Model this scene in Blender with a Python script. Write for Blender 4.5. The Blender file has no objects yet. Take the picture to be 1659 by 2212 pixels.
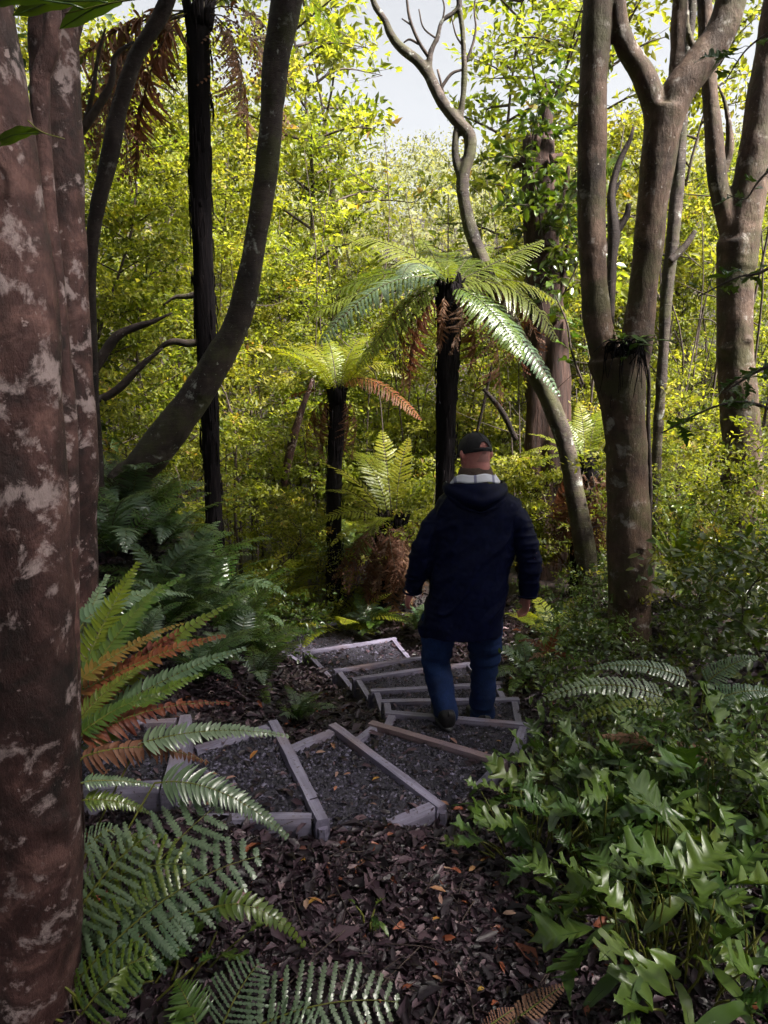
import bpy, bmesh, math, random
import numpy as np
from mathutils import Vector, Matrix, Quaternion

rng = np.random.default_rng(11)
random.seed(5)
scene = bpy.context.scene
COL = scene.collection
R = math.radians

# ------------------------------------------------------------------ camera
CAM_H, PITCH, FOC = 1.68, R(12), 1609.0      # FOC in units where the frame is 1659 x 2212
cam_data = bpy.data.cameras.new('camera')
cam = bpy.data.objects.new('camera', cam_data)
COL.objects.link(cam)
cam.location = (0, 0, CAM_H)
cam.rotation_euler = (R(90) - PITCH, 0, 0)
cam_data.sensor_fit = 'VERTICAL'
cam_data.sensor_height = 36
cam_data.lens = 36 * FOC / 2212
cam_data.clip_start = 0.05
cam_data.clip_end = 2000
scene.camera = cam

# ------------------------------------------------------------------ sky, sun, exposure
SUN_EL, SUN_AZ = R(51), R(116)                # azimuth measured from +Y towards +X
world = bpy.data.worlds.new('World')
scene.world = world
world.use_nodes = True
wn, wl = world.node_tree.nodes, world.node_tree.links
wn.clear()
sky = wn.new('ShaderNodeTexSky')
sky.sky_type = 'NISHITA'
sky.sun_disc = False
sky.sun_elevation = SUN_EL
sky.sun_rotation = SUN_AZ
sky.air_density = 1.0
sky.dust_density = 4.0
hsv = wn.new('ShaderNodeHueSaturation')
hsv.inputs['Saturation'].default_value = 0.18
bg = wn.new('ShaderNodeBackground')
bg.inputs['Strength'].default_value = 0.05
wo = wn.new('ShaderNodeOutputWorld')
wl.new(sky.outputs[0], hsv.inputs['Color'])
wl.new(hsv.outputs[0], bg.inputs['Color'])
wl.new(bg.outputs[0], wo.inputs['Surface'])

sun_data = bpy.data.lights.new('sun', 'SUN')
sun_data.energy = 5.0
sun_data.angle = R(12)
sun_data.color = (1.0, 0.95, 0.86)
sun = bpy.data.objects.new('sun', sun_data)
COL.objects.link(sun)
sun_dir = Vector((math.sin(SUN_AZ) * math.cos(SUN_EL), math.cos(SUN_AZ) * math.cos(SUN_EL), math.sin(SUN_EL)))
sun.rotation_euler = sun_dir.to_track_quat('Z', 'Y').to_euler()
sun.location = (0, 0, 30)

scene.view_settings.view_transform = 'Standard'
scene.view_settings.look = 'None'
scene.view_settings.gamma = 1.0
scene.view_settings.use_curve_mapping = False
scene.view_settings.exposure = 2.35
scene.render.engine = 'CYCLES'
scene.cycles.max_bounces = 9
scene.cycles.diffuse_bounces = 6
scene.cycles.glossy_bounces = 2
scene.cycles.transmission_bounces = 7
scene.cycles.use_adaptive_sampling = True
scene.cycles.adaptive_threshold = .03
scene.cycles.transparent_max_bounces = 4
scene.cycles.sample_clamp_indirect = 6
scene.cycles.use_denoising = True
scene.cycles.caustics_reflective = False
scene.cycles.caustics_refractive = False

# ------------------------------------------------------------------ helpers: points
CP, SP = math.cos(PITCH), math.sin(PITCH)
def ray(u, v):
    a, b = (u - 829.5) / FOC, (1106 - v) / FOC
    return np.array([a, CP + b * SP, -SP + b * CP])
def at(u, v, Y):                              # photograph point at a given distance
    d = ray(u, v)
    t = Y / d[1]
    return np.array([d[0] * t, Y, CAM_H + d[2] * t])
def onz(u, v, z):                             # photograph point on a level plane
    d = ray(u, v)
    t = (z - CAM_H) / d[2]
    return np.array([d[0] * t, d[1] * t, z])
def pxm(Y, v=1106):                           # metres per picture unit at distance Y
    b = (1106 - v) / FOC
    return Y / ((CP + b * SP) * FOC)

def smooth(a, b, x):
    t = np.clip((np.asarray(x, float) - a) / (b - a), 0, 1)
    return t * t * (3 - 2 * t)

def _hash(i, j, k, s):
    h = (i * 374761393 + j * 668265263 + k * 2147483647 + s * 1274126177) & 0xffffffff
    h = ((h ^ (h >> 13)) * 1274126177) & 0xffffffff
    return ((h ^ (h >> 16)) & 0xffff) / 65535.0
def vnoise(p, seed=0):                        # value noise, -1..1
    p = np.asarray(p, float)
    i = np.floor(p).astype(np.int64)
    f = p - i
    f = f * f * (3 - 2 * f)
    r = 0
    for dx in (0, 1):
        for dy in (0, 1):
            for dz in (0, 1):
                w = (f[:, 0] if dx else 1 - f[:, 0]) * (f[:, 1] if dy else 1 - f[:, 1]) * (f[:, 2] if dz else 1 - f[:, 2])
                r = r + w * _hash(i[:, 0] + dx, i[:, 1] + dy, i[:, 2] + dz, seed)
    return r * 2 - 1
def fbm(p, seed=0, octs=3):
    p = np.asarray(p, float)
    r, a = 0, 1.0
    for o in range(octs):
        r = r + a * vnoise(p * 2 ** o, seed + o)
        a *= .5
    return r

# ------------------------------------------------------------------ helpers: meshes and objects
class MB:
    def __init__(self):
        self.V, self.T, self.Q, self.A, self.n = [], [], [], [], 0
    def add(self, v, tris=None, quads=None, rnd=0.5):
        v = np.asarray(v, float).reshape(-1, 3)
        if tris is not None and len(tris): self.T.append(np.asarray(tris, np.int64) + self.n)
        if quads is not None and len(quads): self.Q.append(np.asarray(quads, np.int64) + self.n)
        self.A.append(np.broadcast_to(np.asarray(rnd, float), (len(v),)))
        self.V.append(v)
        self.n += len(v)
        return self
    def verts(self):
        return np.concatenate(self.V) if self.V else np.zeros((0, 3))
    def shift(self, d):
        self.V = [v - np.asarray(d) for v in self.V]
        return self
    def mesh(self, name, smooth_=True):
        me = bpy.data.meshes.new(name)
        v = self.verts()
        t = np.concatenate(self.T) if self.T else np.zeros((0, 3), np.int64)
        q = np.concatenate(self.Q) if self.Q else np.zeros((0, 4), np.int64)
        me.vertices.add(len(v))
        me.vertices.foreach_set('co', v.astype(np.float32).ravel())
        loops = np.concatenate([t.ravel(), q.ravel()]).astype(np.int32)
        me.loops.add(len(loops))
        me.loops.foreach_set('vertex_index', loops)
        np_ = len(t) + len(q)
        me.polygons.add(np_)
        st = np.concatenate([np.arange(len(t)) * 3, len(t) * 3 + np.arange(len(q)) * 4]).astype(np.int32)
        tot = np.concatenate([np.full(len(t), 3), np.full(len(q), 4)]).astype(np.int32)
        me.polygons.foreach_set('loop_start', st)
        me.polygons.foreach_set('loop_total', tot)
        me.polygons.foreach_set('use_smooth', np.full(np_, smooth_, bool))
        at_ = me.attributes.new('rnd', 'FLOAT', 'POINT')
        at_.data.foreach_set('value', np.concatenate(self.A).astype(np.float32) if self.A else np.zeros(0, np.float32))
        me.update(calc_edges=True)
        return me

def thing(name, label, cat, loc=(0, 0, 0), rotz=0.0, group=None, scale=1.0, rot=None):
    o = bpy.data.objects.new(name, None)
    o.empty_display_size = .1
    COL.objects.link(o)
    o.location = loc
    o.rotation_euler = rot if rot is not None else (0, 0, rotz)
    o.scale = (scale,) * 3
    o['label'] = label
    o['category'] = cat
    if group: o['group'] = group
    return o
def part(name, mesh, mat, parent=None, kind=None, label=None, smooth_=True, loc=None, rot=None, scale=None):
    if isinstance(mesh, MB): mesh = mesh.mesh(name, smooth_)
    if mat is not None and not mesh.materials: mesh.materials.append(mat)
    o = bpy.data.objects.new(name, mesh)
    COL.objects.link(o)
    if parent is not None: o.parent = parent
    if kind: o['kind'] = kind
    if label: o['label'] = label
    if loc is not None: o.location = loc
    if rot is not None:
        if isinstance(rot, Quaternion):
            o.rotation_mode = 'QUATERNION'
            o.rotation_quaternion = rot
        else: o.rotation_euler = rot
    if scale is not None: o.scale = (scale,) * 3 if np.isscalar(scale) else scale
    return o
def tagged(o, label, cat, group=None):
    o['label'] = label
    o['category'] = cat
    if group: o['group'] = group
    return o

def unit(v):
    v = np.asarray(v, float)
    return v / np.maximum(np.linalg.norm(v, axis=-1, keepdims=True), 1e-9)
def catmull(P, n):
    P = np.asarray(P, float)
    if len(P) == 2:
        t = np.linspace(0, 1, n)[:, None]
        return P[0] * (1 - t) + P[1] * t
    Q = np.vstack([2 * P[0] - P[1], P, 2 * P[-1] - P[-2]])
    seg = np.linalg.norm(np.diff(P[:, :3], axis=0), axis=1)
    s = np.concatenate([[0], np.cumsum(seg)])
    x = np.linspace(0, s[-1], n)
    k = np.clip(np.searchsorted(s, x, 'right') - 1, 0, len(seg) - 1)
    t = ((x - s[k]) / np.maximum(seg[k], 1e-9))[:, None]
    a, b, c, d = Q[k], Q[k + 1], Q[k + 2], Q[k + 3]
    return .5 * (2 * b + (c - a) * t + (2 * a - 5 * b + 4 * c - d) * t ** 2 + (3 * b - a - 3 * c + d) * t ** 3)
def frames(C):
    T = unit(np.gradient(C, axis=0))
    n0 = np.cross(T[0], [0, 0, 1.])
    if np.linalg.norm(n0) < .2: n0 = np.cross(T[0], [0, 1., 0])
    N = [unit(n0)]
    for i in range(1, len(C)):
        v = N[-1] - T[i] * np.dot(N[-1], T[i])
        N.append(unit(v))
    N = np.array(N)
    return T, N, np.cross(T, N)
def tube(mb, P, rad=None, n=None, sides=8, rnd=.5, bump=0, bscale=6, seed=0, squash=1.0, zstretch=1.0):
    """P: points (k,3) or (k,4) with radius; a closed tapered tube"""
    P = np.asarray(P, float)
    if P.shape[1] == 3: P = np.hstack([P, np.broadcast_to(np.asarray(rad, float).reshape(-1, 1), (len(P), 1))])
    if n is None: n = max(2, int(len(P) * 2))
    C = catmull(P, n)
    r = np.maximum(C[:, 3], .0004)
    C = C[:, :3]
    T, N, B = frames(C)
    th = np.linspace(0, 2 * np.pi, sides, endpoint=False)
    ring = (np.cos(th)[None, :, None] * N[:, None, :] + squash * np.sin(th)[None, :, None] * B[:, None, :])
    rr = np.broadcast_to(r[:, None], (n, sides)).copy()
    if bump:
        q = (C[:, None, :] + ring * r[:, None, None]).reshape(-1, 3) * np.array([1, 1, zstretch])
        rr *= 1 + bump * fbm(q * bscale, seed).reshape(n, sides)
    V = (C[:, None, :] + ring * rr[:, :, None]).reshape(-1, 3)
    V = np.vstack([V, C[0], C[-1]])
    i = np.arange(n - 1)[:, None] * sides
    j = np.arange(sides)[None, :]
    k = (np.arange(sides)[None, :] + 1) % sides
    q = np.stack([i + j, i + k, i + sides + k, i + sides + j], -1).reshape(-1, 4)
    m = n * sides
    jj, kk = np.arange(sides), (np.arange(sides) + 1) % sides
    caps = np.vstack([np.stack([kk, jj, np.full(sides, m)], -1), np.stack([(n - 1) * sides + jj, (n - 1) * sides + kk, np.full(sides, m + 1)], -1)])
    mb.add(V, tris=caps, quads=q, rnd=rnd)
    return mb
def box(mb, c, ex, ey, ez, rnd=.5, bev=0.004):
    """bevelled box from centre and three half-extent vectors"""
    c, ex, ey, ez = (np.asarray(a, float) for a in (c, ex, ey, ez))
    bm = bmesh.new()
    bmesh.ops.create_cube(bm, size=2)
    M = Matrix(((ex[0], ey[0], ez[0], c[0]), (ex[1], ey[1], ez[1], c[1]), (ex[2], ey[2], ez[2], c[2]), (0, 0, 0, 1)))
    bm.transform(M)
    if bev: bmesh.ops.bevel(bm, geom=list(bm.edges), offset=bev, segments=1, affect='EDGES')
    bmesh.ops.triangulate(bm, faces=bm.faces[:])
    bmesh.ops.recalc_face_normals(bm, faces=bm.faces[:])
    bm.verts.index_update()
    mb.add([v.co[:] for v in bm.verts], tris=[[v.index for v in f.verts] for f in bm.faces], rnd=rnd)
    bm.free()
    return mb
def leaves(mb, P, D, Nn, L, W, rnd, fold=.25, curl=.0):
    """rhombic folded leaves, vectorised. P base points, D directions, Nn normals"""
    P, D, Nn = (np.asarray(a, float) for a in (P, D, Nn))
    D = unit(D)
    S = unit(np.cross(D, Nn))
    U = np.cross(S, D)
    n = len(P)
    L = np.broadcast_to(np.asarray(L, float), (n,))[:, None]
    W = np.broadcast_to(np.asarray(W, float), (n,))[:, None]
    mid = P + D * L * .45
    v = np.stack([P, mid + S * W * .5 + U * W * fold, P + D * L - U * L * curl, mid - S * W * .5 + U * W * fold], 1).reshape(-1, 3)
    b = np.arange(n)[:, None] * 4
    t = np.concatenate([b + np.array([[0, 1, 2]]), b + np.array([[0, 2, 3]])])
    mb.add(v, tris=t, rnd=np.repeat(np.broadcast_to(rnd, (n,)), 4))
    return mb
def leaves6(mb, P, D, Nn, L, W, rnd, fold=.2, curl=.15):
    """rounder leaves: six outline points and a midrib"""
    P, D, Nn = (np.asarray(a, float) for a in (P, D, Nn))
    D = unit(D)
    S = unit(np.cross(D, Nn))
    U = np.cross(S, D)
    n = len(P)
    L = np.broadcast_to(np.asarray(L, float), (n,))[:, None]
    W = np.broadcast_to(np.asarray(W, float), (n,))[:, None]
    def pt(t, s):
        return P + D * L * t + S * W * .5 * s + U * (W * fold * abs(s) - L * curl * t * t)
    v = np.stack([pt(0, 0), pt(.28, .85), pt(.68, .8), pt(1, 0), pt(.68, -.8), pt(.28, -.85), pt(.3, 0), pt(.68, 0)], 1).reshape(-1, 3)
    b = np.arange(n)[:, None] * 8
    t = np.concatenate([b + np.array([k]) for k in ([0, 1, 6], [2, 3, 7], [7, 3, 4], [0, 6, 5])])
    q = np.concatenate([b + np.array([k]) for k in ([6, 1, 2, 7], [5, 6, 7, 4])])
    mb.add(v, tris=t, quads=q, rnd=np.repeat(np.broadcast_to(rnd, (n,)), 8))
    return mb
def rand_unit(n):
    return unit(rng.normal(size=(n, 3)))

# union of closed shapes into one continuous skin
def fuse(mb, voxel, smooth_it=4, fac=.5):
    me = mb.mesh('tmp')
    o = bpy.data.objects.new('tmp', me)
    COL.objects.link(o)
    m = o.modifiers.new('r', 'REMESH')
    m.mode = 'VOXEL'
    m.voxel_size = voxel
    if smooth_it:
        s = o.modifiers.new('s', 'SMOOTH')
        s.iterations = smooth_it
        s.factor = fac
    dg = bpy.context.evaluated_depsgraph_get()
    out = bpy.data.meshes.new_from_object(o.evaluated_get(dg))
    bpy.data.objects.remove(o)
    bpy.data.meshes.remove(me)
    out.polygons.foreach_set('use_smooth', np.ones(len(out.polygons), bool))
    return out
def me_co(me):
    v = np.empty(len(me.vertices) * 3, np.float32)
    me.vertices.foreach_get('co', v)
    return v.reshape(-1, 3).astype(float)
def me_no(me):
    v = np.empty(len(me.vertices) * 3, np.float32)
    me.vertex_normals.foreach_get('vector', v)
    return v.reshape(-1, 3).astype(float)
def me_set(me, co):
    me.vertices.foreach_set('co', np.asarray(co, np.float32).ravel())
    me.update()

# ------------------------------------------------------------------ materials
def new_mat(name):
    m = bpy.data.materials.new(name)
    m.use_nodes = True
    n = m.node_tree.nodes
    n.clear()
    out = n.new('ShaderNodeOutputMaterial')
    return m, n, m.node_tree.links, out
def ramp(n, stops, interp='LINEAR'):
    r = n.new('ShaderNodeValToRGB')
    e = r.color_ramp.elements
    r.color_ramp.interpolation = interp
    while len(e) < len(stops): e.new(.5)
    for k, (p, c) in enumerate(stops):
        e[k].position = p
        e[k].color = (*c, 1) if len(c) == 3 else c
    return r
def noise(n, l, scale, detail=4, rough=.6, coord=None, dist=0):
    t = n.new('ShaderNodeTexNoise')
    t.inputs['Scale'].default_value = scale
    t.inputs['Detail'].default_value = detail
    t.inputs['Roughness'].default_value = rough
    t.inputs['Distortion'].default_value = dist
    if coord is not None: l.new(coord, t.inputs['Vector'])
    return t
def coords(n, l, scale=(1, 1, 1), kind='Object'):
    tc = n.new('ShaderNodeTexCoord')
    mp = n.new('ShaderNodeMapping')
    mp.inputs['Scale'].default_value = scale
    l.new(tc.outputs[kind], mp.inputs['Vector'])
    return mp.outputs[0]
def mixc(n, l, fac, a, b, mode='MIX'):
    m = n.new('ShaderNodeMix')
    m.data_type = 'RGBA'
    m.blend_type = mode
    for s, x in ((m.inputs[0], fac), (m.inputs[6], a), (m.inputs[7], b)):
        if hasattr(x, 'is_linked') or isinstance(x, bpy.types.NodeSocket): l.new(x, s)
        elif isinstance(x, (int, float)): s.default_value = x
        else: s.default_value = (*x, 1)
    return m.outputs[2]

def leaf_mat(name, stops, rough=.4, trans=.35, tcol=(1.5, 1.35, .5), spec=.5, mottling=6.0):
    m, n, l, out = new_mat(name)
    a = n.new('ShaderNodeAttribute')
    a.attribute_name = 'rnd'
    r = ramp(n, stops)
    l.new(a.outputs['Fac'], r.inputs[0])
    ob = n.new('ShaderNodeObjectInfo')
    nz = noise(n, l, mottling, 3, .6, coords(n, l))
    hs = n.new('ShaderNodeHueSaturation')
    mr = n.new('ShaderNodeMapRange')
    mr.inputs[3].default_value, mr.inputs[4].default_value = .7, 1.3
    l.new(nz.outputs[0], mr.inputs[0])
    l.new(mr.outputs[0], hs.inputs['Value'])
    mr2 = n.new('ShaderNodeMapRange')
    mr2.inputs[3].default_value, mr2.inputs[4].default_value = .485, .515
    l.new(ob.outputs['Random'], mr2.inputs[0])
    l.new(mr2.outputs[0], hs.inputs['Hue'])
    l.new(r.outputs[0], hs.inputs['Color'])
    p = n.new('ShaderNodeBsdfPrincipled')
    p.inputs['Roughness'].default_value = rough
    p.inputs['Specular IOR Level'].default_value = spec
    l.new(hs.outputs[0], p.inputs['Base Color'])
    t = n.new('ShaderNodeBsdfTranslucent')
    tc = mixc(n, l, 1.0, hs.outputs[0], tcol, 'MULTIPLY')
    l.new(tc, t.inputs['Color'])
    mx = n.new('ShaderNodeMixShader')
    mx.inputs[0].default_value = trans
    l.new(p.outputs[0], mx.inputs[1])
    l.new(t.outputs[0], mx.inputs[2])
    l.new(mx.outputs[0], out.inputs['Surface'])
    return m
def solid_mat(name, stops, scale=8, rough=.7, stretch=(1, 1, 1), bump=.3, bdist=.01, detail=6, spec=.3, kind='Object', attr=False):
    m, n, l, out = new_mat(name)
    c = coords(n, l, stretch, kind)
    nz = noise(n, l, scale, detail, .65, c)
    r = ramp(n, stops)
    if attr:
        a = n.new('ShaderNodeAttribute')
        a.attribute_name = 'rnd'
        l.new(a.outputs['Fac'], r.inputs[0])
    else: l.new(nz.outputs[0], r.inputs[0])
    p = n.new('ShaderNodeBsdfPrincipled')
    p.inputs['Roughness'].default_value = rough
    p.inputs['Specular IOR Level'].default_value = spec
    l.new(r.outputs[0], p.inputs['Base Color'])
    if bump:
        b = n.new('ShaderNodeBump')
        b.inputs['Strength'].default_value = bump
        b.inputs['Distance'].default_value = bdist
        l.new(nz.outputs[0], b.inputs['Height'])
        l.new(b.outputs[0], p.inputs['Normal'])
    l.new(p.outputs[0], out.inputs['Surface'])
    return m
def bark_mat(name, dark, mid, lite, lichen=(.42, .42, .40), lich=.62, moss=None, ring=.5, scale=5.0, lsc=7.5):
    m, n, l, out = new_mat(name)
    c = coords(n, l)
    big = noise(n, l, scale, 5, .65, c, .6)
    r = ramp(n, [(.32, dark), (.5, mid), (.68, lite)])
    l.new(big.outputs[0], r.inputs[0])
    # fine horizontal lenticel rings
    cz = coords(n, l, (4, 4, 55))
    rg = noise(n, l, 1.6, 4, .7, cz, 1.2)
    rr = ramp(n, [(.42, (.62, .62, .62)), (.55, (1.12, 1.12, 1.12))])
    l.new(rg.outputs[0], rr.inputs[0])
    col = mixc(n, l, ring, r.outputs[0], rr.outputs[0], 'MULTIPLY')
    # dark vertical stains
    cv = coords(n, l, (9, 9, 1.2))
    st = noise(n, l, 1.0, 4, .6, cv)
    sr = ramp(n, [(.38, (.35, .33, .33)), (.55, (1, 1, 1))])
    l.new(st.outputs[0], sr.inputs[0])
    col = mixc(n, l, .7, col, sr.outputs[0], 'MULTIPLY')
    # lichen patches
    ln = noise(n, l, lsc, 6, .68, c, .3)
    lr = ramp(n, [(lich - .02, (0, 0, 0)), (lich + .06, (.85, .85, .85))])
    l.new(ln.outputs[0], lr.inputs[0])
    col = mixc(n, l, lr.outputs[0], col, lichen)
    ln2 = noise(n, l, 34, 4, .6, c)
    lr2 = ramp(n, [(.66, (0, 0, 0)), (.70, (.7, .7, .7))])
    l.new(ln2.outputs[0], lr2.inputs[0])
    col = mixc(n, l, lr2.outputs[0], col, lichen)
    if moss:
        mn = noise(n, l, 2.6, 6, .7, c)
        mrp = ramp(n, [(.48, (0, 0, 0)), (.62, (.85, .85, .85))])
        l.new(mn.outputs[0], mrp.inputs[0])
        col = mixc(n, l, mrp.outputs[0], col, moss)
    p = n.new('ShaderNodeBsdfPrincipled')
    p.inputs['Roughness'].default_value = .72
    p.inputs['Specular IOR Level'].default_value = .3
    l.new(col, p.inputs['Base Color'])
    b = n.new('ShaderNodeBump')
    b.inputs['Strength'].default_value = .75
    b.inputs['Distance'].default_value = .02
    fine = noise(n, l, 28, 8, .7, coords(n, l, (1, 1, 1.6 if ring > .3 else .45)))
    hsum = mixc(n, l, .5 if ring > .3 else .92, rg.outputs[0], fine.outputs[0])
    l.new(hsum, b.inputs['Height'])
    l.new(b.outputs[0], p.inputs['Normal'])
    l.new(p.outputs[0], out.inputs['Surface'])
    return m

M = {}
M['bark_near'] = bark_mat('bark_near', (.008, .003, .003), (.040, .016, .015), (.115, .058, .052), (.24, .185, .185), .57, None, .18, 8.5, 12)
M['bark_grey'] = bark_mat('bark_grey', (.016, .011, .010), (.048, .033, .028), (.095, .07, .06), (.36, .37, .34), .62, (.06, .06, .022), .35, 4.0)
M['bark_tan'] = bark_mat('bark_tan', (.020, .011, .008), (.074, .043, .030), (.135, .086, .062), (.30, .27, .25), .60, (.05, .045, .018), .28, 4.5)
M['bark_dark'] = bark_mat('bark_dark', (.012, .008, .008), (.035, .022, .02), (.07, .05, .045), (.22, .2, .19), .66, None, .4, 6)
M['bark_red'] = solid_mat('bark_red', [(.3, (.008, .004, .004)), (.5, (.03, .014, .011)), (.72, (.085, .046, .036))], 6, .85, (3, 3, .5), .8, .03)
M['twig'] = solid_mat('twig', [(.3, (.02, .014, .012)), (.6, (.07, .05, .042)), (.8, (.16, .13, .11))], 12, .8, (1, 1, 1), .3)
M['fern_trunk'] = solid_mat('fern_trunk', [(.35, (.0025, .002, .003)), (.6, (.008, .006, .007)), (.8, (.022, .016, .015))], 9, .95, (5, 5, .6), .9, .02, spec=.08)
# foliage
M['bush'] = leaf_mat('bush_leaf', [(0, (.05, .068, .012)), (.35, (.14, .165, .026)), (.7, (.25, .255, .045)), (.92, (.34, .31, .09)), (1, (.32, .2, .07))], .45, .6, (1.5, 1.5, .45), .35)
M['far'] = leaf_mat('far_hazed_leaf', [(0, (.10, .11, .05)), (.5, (.18, .19, .08)), (1, (.28, .26, .13))], .6, .45, (1.4, 1.3, .5), .25, 1.2)  # pale leaf colour stands in for haze over the distant hillside
M['canopy'] = leaf_mat('canopy_leaf', [(0, (.02, .04, .008)), (1, (.05, .08, .012))], .5, .18)
M['treefern'] = leaf_mat('treefern_leaf', [(0, (.04, .07, .012)), (.5, (.09, .13, .02)), (1, (.16, .19, .03))], .33, .45, (1.5, 1.4, .4), .6)
M['fernlime'] = leaf_mat('fernlime_leaf', [(0, (.08, .12, .01)), (.5, (.16, .19, .014)), (1, (.24, .22, .02))], .4, .5, (1.5, 1.4, .4), .5)
M['ferndark'] = leaf_mat('ferndark_leaf', [(0, (.016, .042, .007)), (.5, (.04, .085, .012)), (1, (.10, .145, .018))], .3, .3, (1.3, 1.4, .5), .7)
M['fernglaze'] = leaf_mat('fernglaze_leaf', [(0, (.036, .07, .034)), (.6, (.078, .125, .065)), (1, (.135, .18, .11))], .3, .25, (1.3, 1.4, .5), .8)
M['fernbrown'] = leaf_mat('fernbrown_leaf', [(0, (.045, .020, .012)), (.5, (.12, .052, .028)), (1, (.24, .13, .085))], .65, .35, (1.25, 1.0, .75), .3)
M['fernorange'] = leaf_mat('fernorange_leaf', [(0, (.09, .11, .012)), (.45, (.19, .11, .025)), (.75, (.21, .075, .03)), (1, (.12, .032, .018))], .5, .45, (1.4, 1.0, .5), .3)
M['tongue'] = leaf_mat('tongue_leaf', [(0, (.02, .05, .009)), (.5, (.045, .09, .013)), (1, (.10, .145, .02))], .36, .24, (1.4, 1.5, .4), .5, 9)
M['shrub'] = leaf_mat('shrub_leaf', [(0, (.02, .05, .008)), (.5, (.06, .10, .012)), (1, (.13, .16, .016))], .3, .35, (1.4, 1.4, .4), .7)
M['rachis'] = solid_mat('rachis', [(.3, (.012, .008, .005)), (.7, (.05, .035, .012))], 20, .6, bump=0)
M['rachis_green'] = solid_mat('rachis_green', [(.3, (.07, .08, .012)), (.7, (.12, .12, .02))], 20, .5, bump=0)
# ================================================================== steps layout
STEP_PX = [((398, 1543), (362, 1700)), ((588, 1556), (696, 1770)), ((717, 1564), (956, 1738)), ((799, 1558), (1095, 1646)),
           ((834, 1537), (1147, 1564)), ((823, 1513), (1121, 1509)), ((801, 1491), (1085, 1474)), ((762, 1465), (1020, 1431)),
           ((722, 1448), (918, 1417)), ((655, 1408), (855, 1377)), ((560, 1380), (738, 1341)), ((500, 1325), (668, 1290)),
           ((455, 1276), (585, 1252))]
STEP_Z = [.21 - .145 * i for i in range(len(STEP_PX))]
STEP_A = [onz(*p[0], z) for p, z in zip(STEP_PX, STEP_Z)]
STEP_B = [onz(*p[1], z) for p, z in zip(STEP_PX, STEP_Z)]

# ================================================================== terrain
ctrl = []
for a, b, z in zip(STEP_A, STEP_B, STEP_Z):
    for t in (0, .33, .66, 1):
        p = a * (1 - t) + b * t
        ctrl.append((p[0], p[1], z - (.10 if z > -.3 else .15)))
ctrl += [(x, y, z) for x, y, z in [
    (-2, -3, .1), (0, -3, .05), (2, -3, .1), (-1, 0, .05), (0, 0, .02), (1, 0, .03), (2.5, 0, .1), (-2.5, 0, .15),
    (-.6, 1.5, .03), (0, 1.5, 0), (.7, 1.5, 0), (1.5, 1.6, .06), (-1.2, 1.7, .08), (.05, 2.05, -.015), (.55, 2.3, -.1), (-.45, 2.0, .02), (-.1, 2.2, -.01), (-.35, 2.15, .02), (.3, 2.45, -.13), (.1, 2.35, -.06),
    (.75, 2.75, -.22), (1.2, 2.6, -.12), (1.0, 3.3, -.32), (1.4, 3.4, -.25), (1.2, 4.2, -.48), (1.3, 5.0, -.62), (1.9, 5.8, -.6), (2.4, 4, -.1), (3.2, 6, -.4), (3, 3, 0), (2.5, 2, .1),
    (-.45, 3.35, -.3), (-.35, 3.9, -.55), (-.6, 4.6, -.75), (-.8, 5.2, -.82), (-1.0, 5.8, -.95), (-1.0, 4.0, -.1), 
    (-1.5, 2.8, .25), (-1.5, 3.6, .2), (-1.3, 4.5, .0), (-1.75, 4.9, .3), (-1.15, 5.2, -.42), (-1.75, 5.5, .4), (-1.35, 6.0, -.6), (-2.2, 5.9, .8), (-2.0, 5.2, .6), (-1.9, 6.6, .1), (-.2, 8.7, -.6), (.2, 8.3, -.7), (-.55, 9.2, -.6), (-.4, 5.2, -1.0), (-.62, 5.75, -1.12), (-.95, 6.5, -1.2), (-2.6, 6.2, .25), (-3, 4.5, .4), (-3.2, 8, .1), (-2.1, 7.2, -.5),
    (1.2, 6.6, -.95), (.6, 7.4, -1.15), (1.8, 8, -1.0), (.2, 8.5, -1.3), (-.9, 8.8, -1.35), (-3.8, 10.5, -1.0), (0, 11, -1.3), (3.2, 9.5, -.95), (5.5, 8, -.5), (-6, 8, .3), (6, 4, 0), (-6, 4, .6), (6, -3, .2), (-6, -3, .5)]]
ctrl = np.array(ctrl)
def ground_z(x, y):
    x, y = np.atleast_1d(np.asarray(x, float)), np.atleast_1d(np.asarray(y, float))
    z = np.empty(len(x))
    for s in range(0, len(x), 20000):
        dx = x[s:s + 20000, None] - ctrl[None, :, 0]
        dy = y[s:s + 20000, None] - ctrl[None, :, 1]
        w = 1 / (dx * dx + dy * dy + .012) ** 1.7
        z[s:s + 20000] = (w * ctrl[None, :, 2]).sum(1) / w.sum(1)
    hill = -1.2 + .30 * np.maximum(0, y - 13) - .12 * np.maximum(0, y - 50) + .13 * np.maximum(0, -x - 3) + .1 * np.maximum(0, x - 6)
    w = smooth(9.5, 14.5, y)
    return z * (1 - w) + hill * w
def gz(x, y): return float(ground_z([x], [y])[0])

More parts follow.
